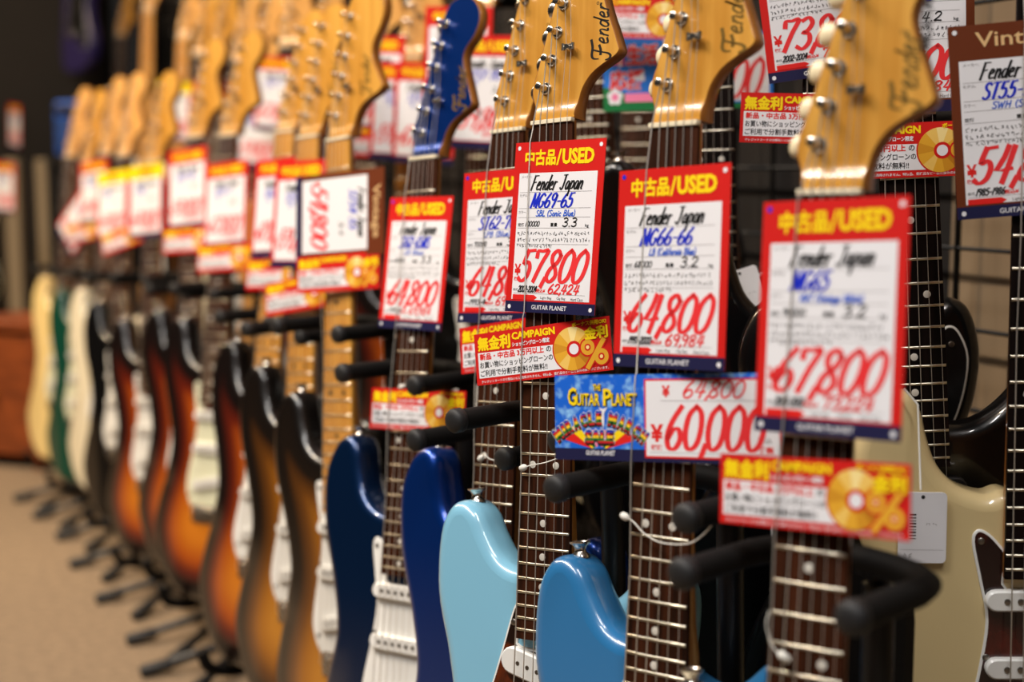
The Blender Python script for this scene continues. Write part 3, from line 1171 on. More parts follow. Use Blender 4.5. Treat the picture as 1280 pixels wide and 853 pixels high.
guitar('l', 'strat', (152, 195), 0.57, yaw=38, tilt=0.02, body='black', guard='white', logo=None, head='pale',
       label='blurred black guitar standing right beside the cream one in the far part of the row')
guitar('m', 'strat', (130, 193), 0.53, yaw=38, tilt=0.02, body='white', guard='white', logo=None, head='pale',
       label='blurred cream white guitar in the far part of the row, right of the green one')
guitar('n', 'strat', (106, 203), 0.50, yaw=38, tilt=0.04, body='green', guard='mint', logo=None,
       label='blurred dark green guitar with pale pickguard between two cream guitars')
guitar('o', 'strat', (86, 196), 0.475, yaw=38, tilt=0.06, body='yellow', guard='mint', logo=None, head='pale',
       label='blurred pale yellow guitar, last at the far left end of the front row')

BK = 'electric guitars hung in the back row'
guitar('A', 'strat', (1308, -18), 1.64, yaw=5, fret12=(1304, 508), body='cream', guard='darktort', board='ebony', label='cream guitar with dark tortoiseshell pickguard at the right edge', group=BK, lean=-0.1,
       bump=BMP((770, 615, 6.5)))
guitar('B', 'strat', (1128, -106), 1.54, yaw=5, fret12=(1141, 383), body='black', guard=None, pups=black_pl, knobs=black_pl, board='ebony', label='black guitar with ebony dark fretboard and bright frets right of the 67800 tag', group=BK, lean=-0.1)
guitar('C', 'strat', (1034, -150), 1.39, yaw=6, tilt=-0.01, body='black', guard='black', pups=black_pl, knobs=black_pl, board='ebony', label='black guitar with white pinstriped black pickguard behind the cream guitar', group=BK, lean=-0.1)
guitar('E', 'strat', (885, -184), 1.22, yaw=20, fret12=(888, 211), body='black', guard='black', pups=black_pl, knobs=black_pl, board='ebony', label='black guitar with dark fretboard behind the 64800 tag and its headstock', group=BK, lean=-0.1)
guitar('F', 'strat', (800, -90), 0.95, yaw=28, tilt=0.01, body='black', guard=None, pups=black_pl, knobs=black_pl, label='black bound guitar hanging between the pale blue guitar and the mid blue guitar', group=BK, lean=-0.1, binding=True)
guitar('G', 'strat', (733, -239), 1.057, yaw=30, tilt=-0.01, body='black', guard='black', pups=black_pl, knobs=black_pl, label='black guitar whose rosewood neck shows just right of the black script headstock', group=BK, lean=-0.1)
guitar('H', 'strat', (600, 10), 0.86, yaw=30, tilt=0.0, body='black', guard='white', logo=None, label='dark guitar hanging behind the blue headstock, its rosewood neck end seen at the top', group=BK, lean=-0.1)
guitar('I', 'strat', (512, 72), 0.79, yaw=30, tilt=0.02, body='burst3', guard='white', board='maple', logo=None, head='pale', label='guitar with pale headstock hanging left of the blue headstock', group=BK, lean=-0.1)
guitar('J', 'strat', (462, 66), 0.74, yaw=30, tilt=0.05, body='black', guard='black', logo=None, head='pale', label='dark bodied back row guitar mostly hidden by the large maple headstock', group=BK, lean=-0.1)
guitar('K', 'strat', (396, 70), 0.67, yaw=30, tilt=0.04, body='red', guard='white', logo=None, head='pale', label='dark red back row guitar behind the maple necked three', group=BK, lean=-0.1)
guitar('L', 'strat', (321, 96), 0.59, yaw=30, tilt=0.04, body='black', guard='white', logo=None, head='pale', label='blurred back row guitar with pale headstock and dark neck left of the maple necked three', group=BK, lean=-0.1)
guitar('T', 'strat', (358, 58), 0.625, yaw=30, tilt=0.03, body='natural', guard='white', logo=None, head='pale', label='blurred back row guitar with pale headstock above the three maple headstocks', group=BK, lean=-0.1)
guitar('U', 'strat', (297, 78), 0.56, yaw=30, tilt=0.03, body='white', guard='white', logo=None, head='pale', label='blurred back row guitar with pale headstock just left of the dark necked one', group=BK, lean=-0.1)
guitar('V', 'strat', (248, 70), 0.505, yaw=30, tilt=0.03, body='burst2', guard='white', logo=None, label='blurred back row guitar with amber headstock between the brown headstock and the pale neck', group=BK, lean=-0.1)
guitar('M', 'strat', (272, 62), 0.54, yaw=30, tilt=0.04, body='burst3', guard='white', logo=None, label='blurred back row guitar with brown headstock high above the orange sunburst guitar', group=BK, lean=-0.1)
guitar('N', 'strat', (228, 48), 0.48, yaw=30, tilt=0.04, body='natural', guard='white', logo=None, head='pale', board='maple', label='blurred back row guitar with pale wood neck above the white pickguard sunburst', group=BK, lean=-0.1)
guitar('O', 'strat', (184, 14), 0.435, yaw=30, tilt=0.02, body='black', guard='white', logo=None, head='pale', board='maple', label='blurred back row guitar with maple neck at the far left end of the back row', group=BK, lean=-0.1)


# ------------------------------------------------------------------ guitar stands
SF = Vector((-0.72, -0.69, 0)).normalized()       # stands face the aisle
SA = Vector((-SF.y, SF.x, 0)) * -1                # to the near right


def stand(key, yoke_px, label, legspread=0.075):
    g = GUITARS[key]
    org, u, y = g['org'], g['u'], g['y']
    hz = None
    # neck point at the height where the yoke tip shows
    best = None
    for k in range(200, 760, 4):
        p = org + u * (k * .001)
        d = abs(proj(p).y - (yoke_px - 2))
        if best is None or d < best[0]:
            best = (d, k, p)
    kz = best[1]
    nb = org + u * (kz * .001) + y * (-.022)             # neck centre there
    back = -SF
    base = Vector((org.x, org.y, 0)) + back * 0.085
    root = empty('guitar_stand', Matrix.Translation(base))
    tag(root, label, 'guitar stand', 'guitar stands along the front row')

    def L(p):
        return (p - base) * 1000
    hub = base + Vector((0, 0, .20))
    top = Vector((nb.x, nb.y, nb.z - .02)) + back * 0.075
    b = MB()
    b.tube([L(hub - Vector((0, 0, .06))), L(hub), L(top)], 11, 12)
    b.lathe([(17, -20), (19, -12), (19, 12), (17, 20)], L(hub), (0, 0, 1), 14)
    b.lathe([(14, -14), (16, -8), (16, 8), (14, 14)], L(hub + (top - hub) * .55), (top - hub), 14)
    ob('post', b.mesh('post', [steel_blk], 45), root)
    for sgn in (-1, 1):
        b = MB()
        tip = base + SF * 0.18 + SA * (sgn * legspread) + Vector((0, 0, .011))
        st = hub - Vector((0, 0, .05))
        pts = [L(st), L(st.lerp(tip, .3) + Vector((0, 0, -.02))), L(tip + (st - tip).normalized() * .02)]
        b.tube([pts[0], L(Vector((tip.x, tip.y, .03)).lerp(Vector((base.x, base.y, .05)), .85)), L(tip)], 8.5, 10)
        lg = ob('leg', b.mesh('leg', [steel_blk], 45), root)
        b = MB()
        dr = (tip - Vector((base.x, base.y, .045))).normalized()
        b.tube([L(tip - dr * .05), L(tip - dr * .045), L(tip), L(tip + dr * .006)], 11, 12, rads=[9.5, 11, 11, 8])
        ob('rubber_foot', b.mesh('rubber_foot', [rubber], 45), lg)
    b = MB()
    tip = base - SF * 0.08 + Vector((0, 0, .011))
    b.tube([L(hub - Vector((0, 0, .05))), L(Vector((base.x, base.y, .05)) - SF * .02), L(tip)], 8.5, 10)
    ob('leg', b.mesh('leg', [steel_blk], 45), root)
    # lower rest: two foam arms the body sits on
    for sgn in (-1, 1):
        b = MB()
        e = org + g['r'] * (sgn * .075)
        zz = org.z - .012
        p0 = hub + Vector((0, 0, 0))
        p1 = Vector((e.x, e.y, zz)) + y * .05
        p2 = Vector((e.x, e.y, zz)) - y * .03
        p3 = Vector((e.x, e.y, zz + .03)) - y * .05
        pts = crom([tuple(L(q)) for q in (p0, p1, p2, p3)], 5)
        b.tube(pts, 9, 10)
        ob('body_rest', b.mesh('body_rest', [foam], 60), root)
    # neck yoke: a foam covered U
    hs, fwd, bk = .063, .056, .056
    c = nb
    pts = []
    for q in range(4):
        pts.append(c + SF * (fwd - q * .024) - SA * hs)
    for q in range(1, 8):
        a = PI * q / 8
        pts.append(c + SF * (-.022 - math.sin(a) * (bk - .022)) - SA * (hs * math.cos(a)))
    for q in range(3, -1, -1):
        pts.append(c + SF * (fwd - q * .024) + SA * hs)
    b = MB()
    LP = [L(q) for q in pts]
    b.tube(LP, 9.5, 14)
    yk = ob('neck_yoke', b.mesh('neck_yoke', [foam], 60), root)
    for e, f in ((0, 1), (-1, -2)):
        b = MB()
        d = (LP[e] - LP[f]).normalized()
        b.lathe([(9.8, -6), (11, -5), (11, 2), (9.5, 4.5), (5, 6), (0.5, 6.4)], LP[e], d, 14)
        ob('end_cap', b.mesh('end_cap', [rubber], 50), yk)
    b = MB()
    b.tube([L(top - Vector((0, 0, .01))), L(top + Vector((0, 0, .008))), L(c - SF * (bk - .004))], 8, 10)
    ob('yoke_bracket', b.mesh('yoke_bracket', [steel_blk], 45), root)


for k, yp, lb in (('a', 720, 'black guitar stand with foam neck yoke holding the nearest guitar'),
                  ('b', 612, 'black guitar stand whose foam yoke holds the bright mid blue guitar'),
                  ('c', 530, 'black guitar stand whose foam yoke holds the pale sky blue guitar'),
                  ('d', 556, 'black guitar stand holding the metallic royal blue guitar'),
                  ('e', 471, 'black guitar stand whose foam yoke holds the dark blue guitar'),
                  ('f', 410, 'black guitar stand holding the maple necked guitar with the large headstock'),
                  ('g', 415, 'black guitar stand holding the middle one of the three maple necked guitars'),
                  ('h', 400, 'black guitar stand holding the leftmost of the three maple necked guitars'),
                  ('i', 365, 'black guitar stand under the orange sunburst guitar with pale pickguard'),
                  ('j', 365, 'black guitar stand under the orange sunburst guitar with white pickguard'),
                  ('k', 350, 'black guitar stand under the red brown sunburst guitar'),
                  ('l', 350, 'black guitar stand under the blurred black guitar in the front row'),
                  ('m', 345, 'black guitar stand under the blurred cream white guitar in the front row'),
                  ('n', 345, 'black guitar stand under the blurred dark green guitar'),
                  ('o', 340, 'black guitar stand under the pale yellow guitar at the far left end')):
    stand(k, yp, lb)

# ------------------------------------------------------------------ hangers of the back row and the wire grid they hang on
GRIDOFF = 0.585
blackwire = mat('black_wire', (16, 15, 15), 0.45, 0.3)
b = MB()
t = 0.6
while t < 5.4:
    p = along(GRIDOFF, t)
    b.box(p.x * 1000 - 3, p.x * 1000 + 3, p.y * 1000 - 3, p.y * 1000 + 3, 60, 2300)
    t += 0.09
z = 60
while z < 2310:
    A, B = along(GRIDOFF, 0.6, z * .001), along(GRIDOFF, 5.4, z * .001)
    b.tube([A * 1000, B * 1000], 3.2, 4)
    z += 90
o = ob('wire_grid', b.mesh('wire_grid', [blackwire], 0))
tag(o, 'black wire display grid covering the beige wall behind the guitars', 'display grid')
o['kind'] = 'thing'


def hanger(key, label):
    g = GUITARS[key]
    c = g['N'] + g['u'] * .008 - g['y'] * (-.006) - g['y'] * .0
    c = g['N'] + g['u'] * .012 + g['y'] * .012
    # foot on the grid, straight back along the wall's normal
    q = c - along(GRIDOFF, 0)
    dist = -q.dot(RNRM)
    foot = c + RNRM * (dist - .004)
    root = empty('guitar_hanger', Matrix.Translation(foot))
    tag(root, label, 'hanger', 'wall hangers of the back row')
    L = lambda p: (p - foot) * 1000
    b = MB()
    ctr = c + g['y'] * .045
    b.tube([L(foot), L(foot.lerp(ctr, .5) - Vector((0, 0, .004))), L(ctr)], 5, 10)
    ob('arm', b.mesh('arm', [steel_blk], 45), root)
    b = MB()
    b.lathe([(22, 0), (22, 5), (10, 9)], L(foot), -RNRM, 16)
    ob('wall_plate', b.mesh('wall_plate', [steel_blk], 45), root)
    for sg in (-1, 1):
        b = MB()
        p0 = ctr
        p1 = ctr + g['r'] * (sg * .034)
        p2 = p1 - g['y'] * .055 + g['u'] * .004
        b.tube(crom([tuple(L(x)) for x in (p0, p1, p1 - g['y'] * .03, p2)], 4), 7, 10)
        ob('prong', b.mesh('prong', [foam], 60), root)


for k, lb in (('A', 'foam pronged wall hanger of the cream guitar at the right edge'), ('B', 'foam pronged wall hanger of the black guitar right of the 67800 tag'),
              ('C', 'foam pronged wall hanger of the black guitar behind the cream one'), ('E', 'foam pronged wall hanger of the black guitar behind the 64800 tag'),
              ('F', 'foam pronged wall hanger of the black bound guitar'), ('G', 'foam pronged wall hanger of the guitar behind the black script headstock'),
              ('H', 'foam pronged wall hanger above the blue headstock'), ('I', 'foam pronged wall hanger of the pale headstock left of the blue one'),
              ('J', 'foam pronged wall hanger behind the large maple headstock'), ('K', 'foam pronged wall hanger of the dark red back row guitar'),
              ('L', 'foam pronged wall hanger of the dark necked guitar left of the maple three'), ('M', 'foam pronged wall hanger of the brown headstock high in the back row'),
              ('T', 'foam pronged wall hanger above the three maple headstocks'), ('U', 'foam pronged wall hanger left of the dark necked back row guitar'),
              ('V', 'foam pronged wall hanger between the brown headstock and the pale neck'),
              ('N', 'foam pronged wall hanger of the pale necked back row guitar'), ('O', 'foam pronged wall hanger at the far left end of the back row')):
    hanger(k, lb)

# ------------------------------------------------------------------ cards and price tags (local: x right, -y front, z up, centre at the origin)
CM = [red_ink, white_ink, navy_ink, yel_ink, black_ink, blue_ink, lblue_ink, price_red, grey_ink, brown_ink, tan_ink, gold_a, gold_b, gold_c,
      org_ink, sky_ink, green_ink, pink_ink, blue_flat, price_red2, card_edge, gold_m, gold_l]
(RED, WHT, NVY, YEL, BLK, BLU, LBL, PRC, GRY, BRN, TAN, GA, GB, GC, ORG, SKY, GRN, PNK, BFL, PR2, EDG, GA2, GB2) = range(23)
Y0 = -0.30
Y1, Y2, Y3, Y4 = -0.42, -0.52, -0.62, -0.72


def base_card(b, w, h, mi):
    b.box(-w / 2, w / 2, -0.3, 0.3, -h / 2, h / 2, mi)


def used_tag(head='used', maker='Fender Japan', model='ST62', colour='', weight='3.2', price='64,800', years='', tax='', was='', fine=True, seed=1):
    W, H = 105.0, 148.0
    rng = random.Random(seed)
    b = MB()
    hm = {'used': RED, 'vintage': BRN, 'yellow': YEL}[head]
    base_card(b, W, H, hm if head != 'yellow' else RED)
    X = lambda u: -W / 2 + u
    Z = lambda v: H / 2 - v
    if head == 'yellow':
        b.quad(X(0), Z(27), X(W), Z(0), Y1, YEL)
    b.quad(X(7), Z(137), X(98), Z(27), Y1, WHT)
    b.quad(X(0), Z(148), X(105), Z(138.5), Y1, NVY)
    if head == 'used':
        text(b, '中古品', X(13), Z(20.5), 36, 13.5, YEL, Y2, 0.012, heavy=.35)
        text(b, '/', X(50), Z(21), 6, 14, YEL, Y2, 0.02)
        text(b, 'USED', X(57), Z(20.3), 36, 13.2, YEL, Y2, 0.03, heavy=.25)
    elif head == 'vintage':
        text(b, 'Vintage', X(20), Z(21), 65, 15, TAN, Y2, 0.012)
    else:
        text(b, 'USED', X(30), Z(20), 45, 12, RED, Y2, 0.04)
    if fine:
        for i, (u, v) in enumerate(((5, 5), (100, 5), (5, 143.5), (100, 143.5))):
            b.disc(X(u), Z(v), 1.9, Y2, BLU if (i == 0 and head == 'used' and seed % 2) else WHT, 14)
        text(b, 'GUITAR PLANET', X(32), Z(145.2), 41, 3.9, WHT, Y2, 0.01)
        for v in (44, 58, 65.8, 75, 89):
            b.quad(X(9), Z(v), X(93), Z(v - .35), Y2, GRY)
        b.quad(X(9), Z(131.8), X(93), Z(131.5), Y2, GRY)
        text(b, 'メーカー:', X(10), Z(31.5), 12, 2.6, GRY, Y2, 0.02)
        text(b, 'モデル:', X(9), Z(47.8), 10, 2.6, GRY, Y2, 0.02)
        text(b, 'カラー:', X(9), Z(62.3), 9, 2.6, GRY, Y2, 0.02)
        text(b, '定価', X(9), Z(73.6), 7.5, 3.2, BLK, Y2, 0.02)
        text(b, '重量', X(48), Z(73.6), 8, 3.2, BLK, Y2, 0.02)
        text(b, 'kg', X(88), Z(74.6), 4, 3.2, BLK, Y2, 0.02)
        text(b, '税抜', X(8.5), Z(121), 6.5, 3.6, PR2, Y2, 0.02)
        text(b, '年代', X(8.5), Z(130), 5.5, 2.6, BLK, Y2, 0.01)
        text(b, '税込¥', X(36), Z(130.6), 11, 3.4, PR2, Y2, 0.01, heavy=.12)
        b.prism([(X(8.5), Z(137.2)), (X(34), Z(137.2)), (X(38), Z(135)), (X(34), Z(132.8)), (X(8.5), Z(132.8))], Y2, Y1, PR2)
        text(b, 'Light Bag', X(42), Z(136.6), 13, 2.8, BLK, Y2, 0.0)
        text(b, 'Gig Bag', X(61), Z(136.6), 10, 2.8, BLK, Y2, 0.0)
        text(b, 'Hard Case', X(77), Z(136.6), 14, 2.8, BLK, Y2, 0.0)
        pen(b, was, X(18), Z(73.4), 4.4, .9, BLK, Y2, width=17) if was else None
        for i, v in enumerate((81.5, 87, 92)):
            scribble(b, X(9), Z(v), (82, 84, 44)[i], 3.8, .42, BLK, Y2, rng)
    pen(b, maker, X(22), Z(42), 12.5, 1.9, BLK, Y3, .3, width=60, w2=.8)
    pen(b, model, X(23), Z(57), 12, 2.3, BLU, Y3, .3, width=min(50, 7.0 * len(model)), w2=1.0)
    if colour:
        pen(b, colour, X(30), Z(64.6), 5.0, .9, LBL, Y3, .2, width=min(46, 3.6 * len(colour)))
    pen(b, weight, X(62), Z(73.6), 7.2, 1.1, BLK, Y3, .15, width=17)
    text(b, '¥', X(8.5), Z(116), 8, 10, PR2, Y3, 0.03)
    pen(b, price, X(12.5), Z(121), 27, 4.5, PRC, Y3, .3, width=78 if len(price) < 7 else 80, w2=2.4)
    if years:
        pen(b, years, X(14.5), Z(130.4), 5.2, 1.0, BLK, Y3, .25, width=22)
    if tax:
        pen(b, tax, X(50), Z(130.9), 8.0, 1.5, PRC, Y3, .25, width=36)
    return b.mesh('price_tag', CM, 30)


def campaign(fine=True):
    W, H = 137.0, 45.5
    b = MB()
    base_card(b, W, H, RED)
    X = lambda u: -W / 2 + u
    Z = lambda v: H / 2 - v
    b.poly([(X(3), Z(39.5)), (X(92), Z(39.5)), (X(84), Z(30)), (X(82.5), Z(24)), (X(84.5), Z(18)), (X(3), Z(17))], Y1, WHT)
    cx, cz = X(99.5), Z(23.5)
    b.disc(cx, cz, 19.8, Y2, RED, 40)
    b.disc(cx, cz, 18.6, Y3, GA, 40)
    ramp = (GC, GA2, GA, GB2, GB, GB2, GA, GA2, GA, GB2, GA, GA2)
    for k in range(36):
        p, q = R(k * 10), R(k * 10 + 10)
        b.poly([(cx, cz), (cx + 18.6 * math.cos(p), cz + 18.6 * math.sin(p)), (cx + 18.6 * math.cos(q), cz + 18.6 * math.sin(q))], Y3 - .04, ramp[(k + 5) // 3 % 12])
    b.disc(cx + 1.5, cz - .5, 7.0, Y4, RED, 28)
    b.disc(cx + 1.5, cz - .5, 4.6, Y4 - .06, WHT, 24)
    # percent sign: two gold rings and a bar, with a red edge
    for m, e, y in ((RED, 1.4, Y4 - .10), (GA, 0, Y4 - .16)):
        b.disc(X(114.5), Z(24), 6.6 + e, y, m, 26)
        b.disc(X(127), Z(33), 6.8 + e, y, m, 26)
        b.ribbon([(X(113.5), Z(41)), (X(130), Z(19))], 4.2 + 2 * e, y - .02, m)
    for u, v in ((114.5, 24), (127, 33)):
        b.disc(X(u), Z(v), 3.0, Y4 - .22, RED, 20)
        b.disc(X(u), Z(v), 1.6, Y4 - .25, GB, 16)
    text(b, '無金利', X(3.8), Z(15.3), 33.5, 12, YEL, Y2, 0.008, heavy=.5)
    text(b, 'CAMPAIGN', X(39.5), Z(9.2), 44, 6.6, YEL, Y2, 0.045)
    text(b, '金利', X(112.5), Z(17.5), 22, 10.5, YEL, Y4 - .3, 0.008, heavy=.45)
    if fine:
        text(b, 'ショッピングローン限定', X(39.5), Z(15.2), 38, 4.0, WHT, Y2, 0.01, heavy=.12)
        text(b, 'ボーナス併用OK!', X(101), Z(5.6), 33, 4.0, YEL, Y4 - .3, 0.01, heavy=.14)
        text(b, '新品・中古品 3万円以上', X(5), Z(23.6), 66, 5.6, PR2, Y2, 0.006, heavy=.2)
        text(b, 'の', X(73.5), Z(23.4), 5, 4.8, BLK, Y2, 0.02)
        text(b, 'お買い物にショッピングローンの', X(4.6), Z(31), 75, 5.8, BLK, Y2, 0.015)
        text(b, 'ご利用で分割手数料が無料!!', X(4.6), Z(38.3), 69, 5.8, BLK, Y2, 0.015)
        text(b, 'クレジットカードの分割払いには適用されません。特価品、委託品など一部対象外の商品がございます。', X(5), Z(44), 128, 2.6, WHT, Y2, 0.01)
    else:
        text(b, '新品・中古品 3万円以上', X(5), Z(23.6), 66, 5.6, PR2, Y2, 0.006, heavy=.2)
        text(b, 'お買い物にショッピングローンの', X(4.6), Z(31), 75, 5.8, BLK, Y2, 0.015)
        text(b, 'ご利用で分割手数料が無料!!', X(4.6), Z(38.3), 69, 5.8, BLK, Y2, 0.015)
    return b.mesh('campaign_card', CM, 30)


def sale_card():
    W, H = 198.0, 65.0
    b = MB()
    base_card(b, W, H, NVY)
    X = lambda u: -W / 2 + u
    Z = lambda v: H / 2 - v
    arcc = (X(40.5), Z(93))
    m_arc = rainbow_mat('print_rainbow_arc', arcc[1] * .001, arcc[0] * .001, 0.0545, .0115, RB)
    m_sale = rainbow_mat('print_rainbow_word', (Z(52) - 400) * .001, X(40) * .001, .3998, .0105, RB)
    mats = CM + [m_arc, m_sale]
    ARC, SAL = 23, 24
    b.quad(X(0), Z(56), X(198), Z(0), Y1, SKY)
    # fan of rays
    c = (X(40), Z(62))
    cols = (PR2, YEL, GRN, PNK, BFL, PNK, GRN, YEL, PR2)
    a0, a1 = 158, 22
    for k, m in enumerate(cols):
        p, q = R(a0 + (a1 - a0) * k / 9), R(a0 + (a1 - a0) * (k + 1) / 9)
        rr = 21 if 1 < k < 7 else 33
        pts = [(c[0] + 8 * math.cos(p), max(c[1] + 8 * math.sin(p), Z(55.8))), (c[0] + rr * math.cos(p), c[1] + rr * math.sin(p)),
               (c[0] + rr * math.cos(q), c[1] + rr * math.sin(q)), (c[0] + 8 * math.cos(q), max(c[1] + 8 * math.sin(q), Z(55.8)))]
        b.poly(pts[::-1], Y2, m)
    # white flash in the middle
    b.poly([(X(44), Z(41)), (X(42.5), Z(34)), (X(43), Z(28)), (X(40), Z(24.5)), (X(44), Z(26)), (X(48), Z(24.5)), (X(44.8), Z(29)), (X(45), Z(35))], Y4 - .12, WHT)
    for dx, dz, m, y, bo in ((0.5, -.7, BLK, Y3, .07), (0, 0, YEL, Y4, .02)):
        text(b, 'THE', X(35) + dx, Z(12) + dz, 7, 5, m, y, bo)
        text(b, 'G', X(12) + dx, Z(23.5) + dz, 8, 14, m, y, bo)
        text(b, 'UITAR', X(20) + dx, Z(23.5) + dz, 21, 9.5, m, y, bo)
        text(b, 'P', X(44) + dx, Z(23.5) + dz, 7.5, 13, m, y, bo)
        text(b, 'LANET', X(51.5) + dx, Z(23.5) + dz, 22, 9.5, m, y, bo)
    word = 'MIRACLE MARCH'
    n = len(word)
    wid = [1.25 if c == 'M' else .5 if c in 'I ' else .95 for c in word]
    tot = sum(wid)
    run = 0.0
    for ch, wd in zip(word, wid):
        t = (run + wd / 2) / tot
        run += wd
        if ch == ' ':
            continue
        a = R(90 + 43 - 86 * t)
        rt = a - PI / 2
        for m, y, rad, ex, bo in ((WHT, Y3 - .02, 54.6, 1.15, .05), (BLK, Y3 - .08, 54.4, .75, .05), (ARC, Y4 - .05, 55.2, 0, .05)):
            cw = 5.5 * wd
            x, z = arcc[0] + rad * math.cos(a), arcc[1] + rad * math.sin(a)
            text(b, ch, x - cw / 2 * math.cos(rt), z - cw / 2 * math.sin(rt), cw, 10.6, m, y, bo, 0, rt, heavy=ex)
    for m, y, e, dz, bo in ((WHT, Y4 - .1, 1.2, -.3, .05), (BLK, Y4 - .16, .8, -.7, .05), (SAL, Y4 - .24, 0, 0, .05)):
        text(b, 'SALE', X(28), Z(52) + dz, 25, 10.5, m, y, bo, heavy=e)
    text(b, 'GUITAR PLANET', X(28), Z(61), 26, 3.6, WHT, Y2, 0.02)
    # price side
    b.quad(X(80), Z(62), X(190), Z(3.5), Y2, PR2)
    b.quad(X(81.5), Z(60.5), X(188.5), Z(5), Y3, WHT)
    b.quad(X(190), Z(60), X(197), Z(5), Y2, BFL)
    text(b, '¥', X(95), Z(17), 7, 8.5, PR2, Y4, 0.05)
    pen(b, '64,800', X(112), Z(17.5), 12, 1.6, PRC, Y4, .3, width=50)
    b.quad(X(94), Z(20), X(186), Z(19.6), Y4, GRY)
    text(b, '¥', X(85), Z(50), 11, 13, PR2, Y4, 0.05)
    text(b, '税抜', X(85.5), Z(56), 10, 4, PR2, Y4, 0.03)
    pen(b, '60,000', X(97), Z(55), 31, 4.6, PRC, Y4, .16, width=80, w2=2.4)
    b.quad(X(84), Z(58), X(186), Z(57.7), Y4, GRY)
    text(b, '税込', X(172), Z(50), 11, 4.5, GRY, Y4, 0.02)
    text(b, '特価', X(172), Z(57), 12, 5, PR2, Y4, 0.04)
    return b.mesh('sale_card', mats, 30)


def spring_card():
    W, H = 198.0, 84.0
    b = MB()
    base_card(b, W, H, GRN)
    X = lambda u: -W / 2 + u
    Z = lambda v: H / 2 - v
    b.quad(X(0), Z(78), X(198), Z(0), Y1, BFL)
    b.poly([(X(0), Z(78)), (X(70), Z(78)), (X(70), Z(70)), (X(35), Z(66)), (X(0), Z(56))], Y2, GRN)
    b.quad(X(72), Z(76), X(194), Z(4), Y2, WHT)
    for s, v in (('新生活', 32), ('応援', 60)):
        w = 60 if len(s) == 3 else 44
        text(b, s, X(8), Z(v), w - 2, 23, WHT, Y3, 0.02, heavy=1.3)
        text(b, s, X(8), Z(v), w - 2, 23, PRC, Y4, 0.015, heavy=.5)
    for k in range(5):
        a = 2 * PI * k / 5 + .3
        b.disc(X(14) + 5.5 * math.cos(a), Z(68) + 5.5 * math.sin(a), 4.2, Y3 - .01 * k, WHT, 14)
    b.disc(X(14), Z(68), 4.5, Y4, PNK, 14)
    b.quad(X(26), Z(74), X(66), Z(64), Y3, PNK)
    text(b, '¥', X(76), Z(50), 10, 14, PR2, Y3, .03)
    pen(b, '109,800', X(80), Z(72), 42, 4.8, PRC, Y3, .22, width=104, w2=2.6)
    b.quad(X(76), Z(74.5), X(190), Z(74), Y3, GRY)
    return b.mesh('sale_card', CM, 30)


def solve_card(me_obj_dims, ctr, plane_pt, plane_n, rvec, uvec, ev):
    """centre where the sight line meets the plane; roll so that the card's edge runs along ev in the photo"""
    rd = ray(*ctr)
    cz = Vector((0, 0, CAM_Z))
    t = (plane_pt - cz).dot(plane_n) / rd.dot(plane_n)
    c = cz + rd * t
    w, h = me_obj_dims
    best = None
    for k in range(-480, 481):
        a = R(k * .1)
        rr = rvec * math.cos(a) + uvec * math.sin(a)
        uu = uvec * math.cos(a) - rvec * math.sin(a)
        if ev is None:
            if k == 0:
                best = (0, rr, uu)
            continue
        e = uu * (h * .0005) if ev[0] == 'v' else rr * (w * .0005)
        d = proj(c + e) - proj(c - e)
        err = abs(math.atan2(d.x * ev[2] - d.y * ev[1], d.x * ev[1] + d.y * ev[2]))
        if best is None or err < best[0]:
            best = (err, rr, uu)
    return c, best[1], best[2]


def card_at(name, me, dims, ctr, label, cat, group, g=None, front=4.0, s=None, yaw=20, ev=None, roll90=False, scale=1.0, dyaw=0):
    if g:
        q = GUITARS[g]
        rv, uv = q['r'], q['u']
        if dyaw:
            m = Matrix.Rotation(R(-dyaw), 3, uv)
            rv = m @ rv
        n = rv.cross(uv)
        pt = q['N'] - q['y'] * (front * .001)
    else:
        a = R(yaw)
        rv, uv = Vector((math.cos(a), -math.sin(a), 0)), Vector((0, 0, 1))
        n = rv.cross(uv)
        pt = P(ctr[0], ctr[1], s)
    if roll90:
        rv, uv = -uv, rv                    # the card's own right edge points down, its top to the right
    c, rr, uu = solve_card(dims, ctr, pt, n, rv, uv, ev)
    yy = uu.cross(rr)
    mw = Matrix(((rr.x, yy.x, uu.x, c.x), (rr.y, yy.y, uu.y, c.y), (rr.z, yy.z, uu.z, c.z), (0, 0, 0, 1)))
    o = ob(name, me, None, None, mw)
    if scale != 1.0:
        o.scale = (scale, scale, scale)
    tag(o, label, cat, group)
    return o


TG = 'red and white price tags on the front row'
TD = (105.0, 148.0)
CG = 'red campaign cards tucked under the strings'
CD = (137.0, 45.5)

t1 = used_tag(model='MG65', colour='VWT (Vintage White)', weight='3.2', price='67,800', years='2010-2012', tax='73,224', was='90000', seed=1)
card_at('price_tag', t1, TD, (1037, 397), 'nearest red and white price tag, out of focus, priced 67,800', 'price tag', TG, 'a', ev=('v', 12, -286), dyaw=9, front=7.5)
t2 = used_tag(model='MG66-66', colour='OLB (California Blue)', weight='3.2', price='64,800', years='1997-2000', tax='69,984', was='68000', seed=3)
card_at('price_tag', t2, TD, (838, 335), 'red and white 64,800 tag on the mid blue guitar', 'price tag', TG, 'b', ev=('v', 8, -238), dyaw=6, front=7.5)
t3 = used_tag(model='MG69-65', colour='SBL (Sonic Blue)', weight='3.3', price='57,800', years='2002-2004', tax='62,424', was='100000', seed=2)
card_at('price_tag', t3, TD, (693, 284), 'sharpest red and white price tag, priced 57,800, on the pale sky blue guitar', 'price tag', TG, 'c', ev=('v', 14, -207), dyaw=9, front=7.5)
t4 = used_tag(model='ST62-70', colour='LPB (Blue)', weight='3.4', price='64,800', years='1993-4', tax='69,984', was='70000', seed=5)
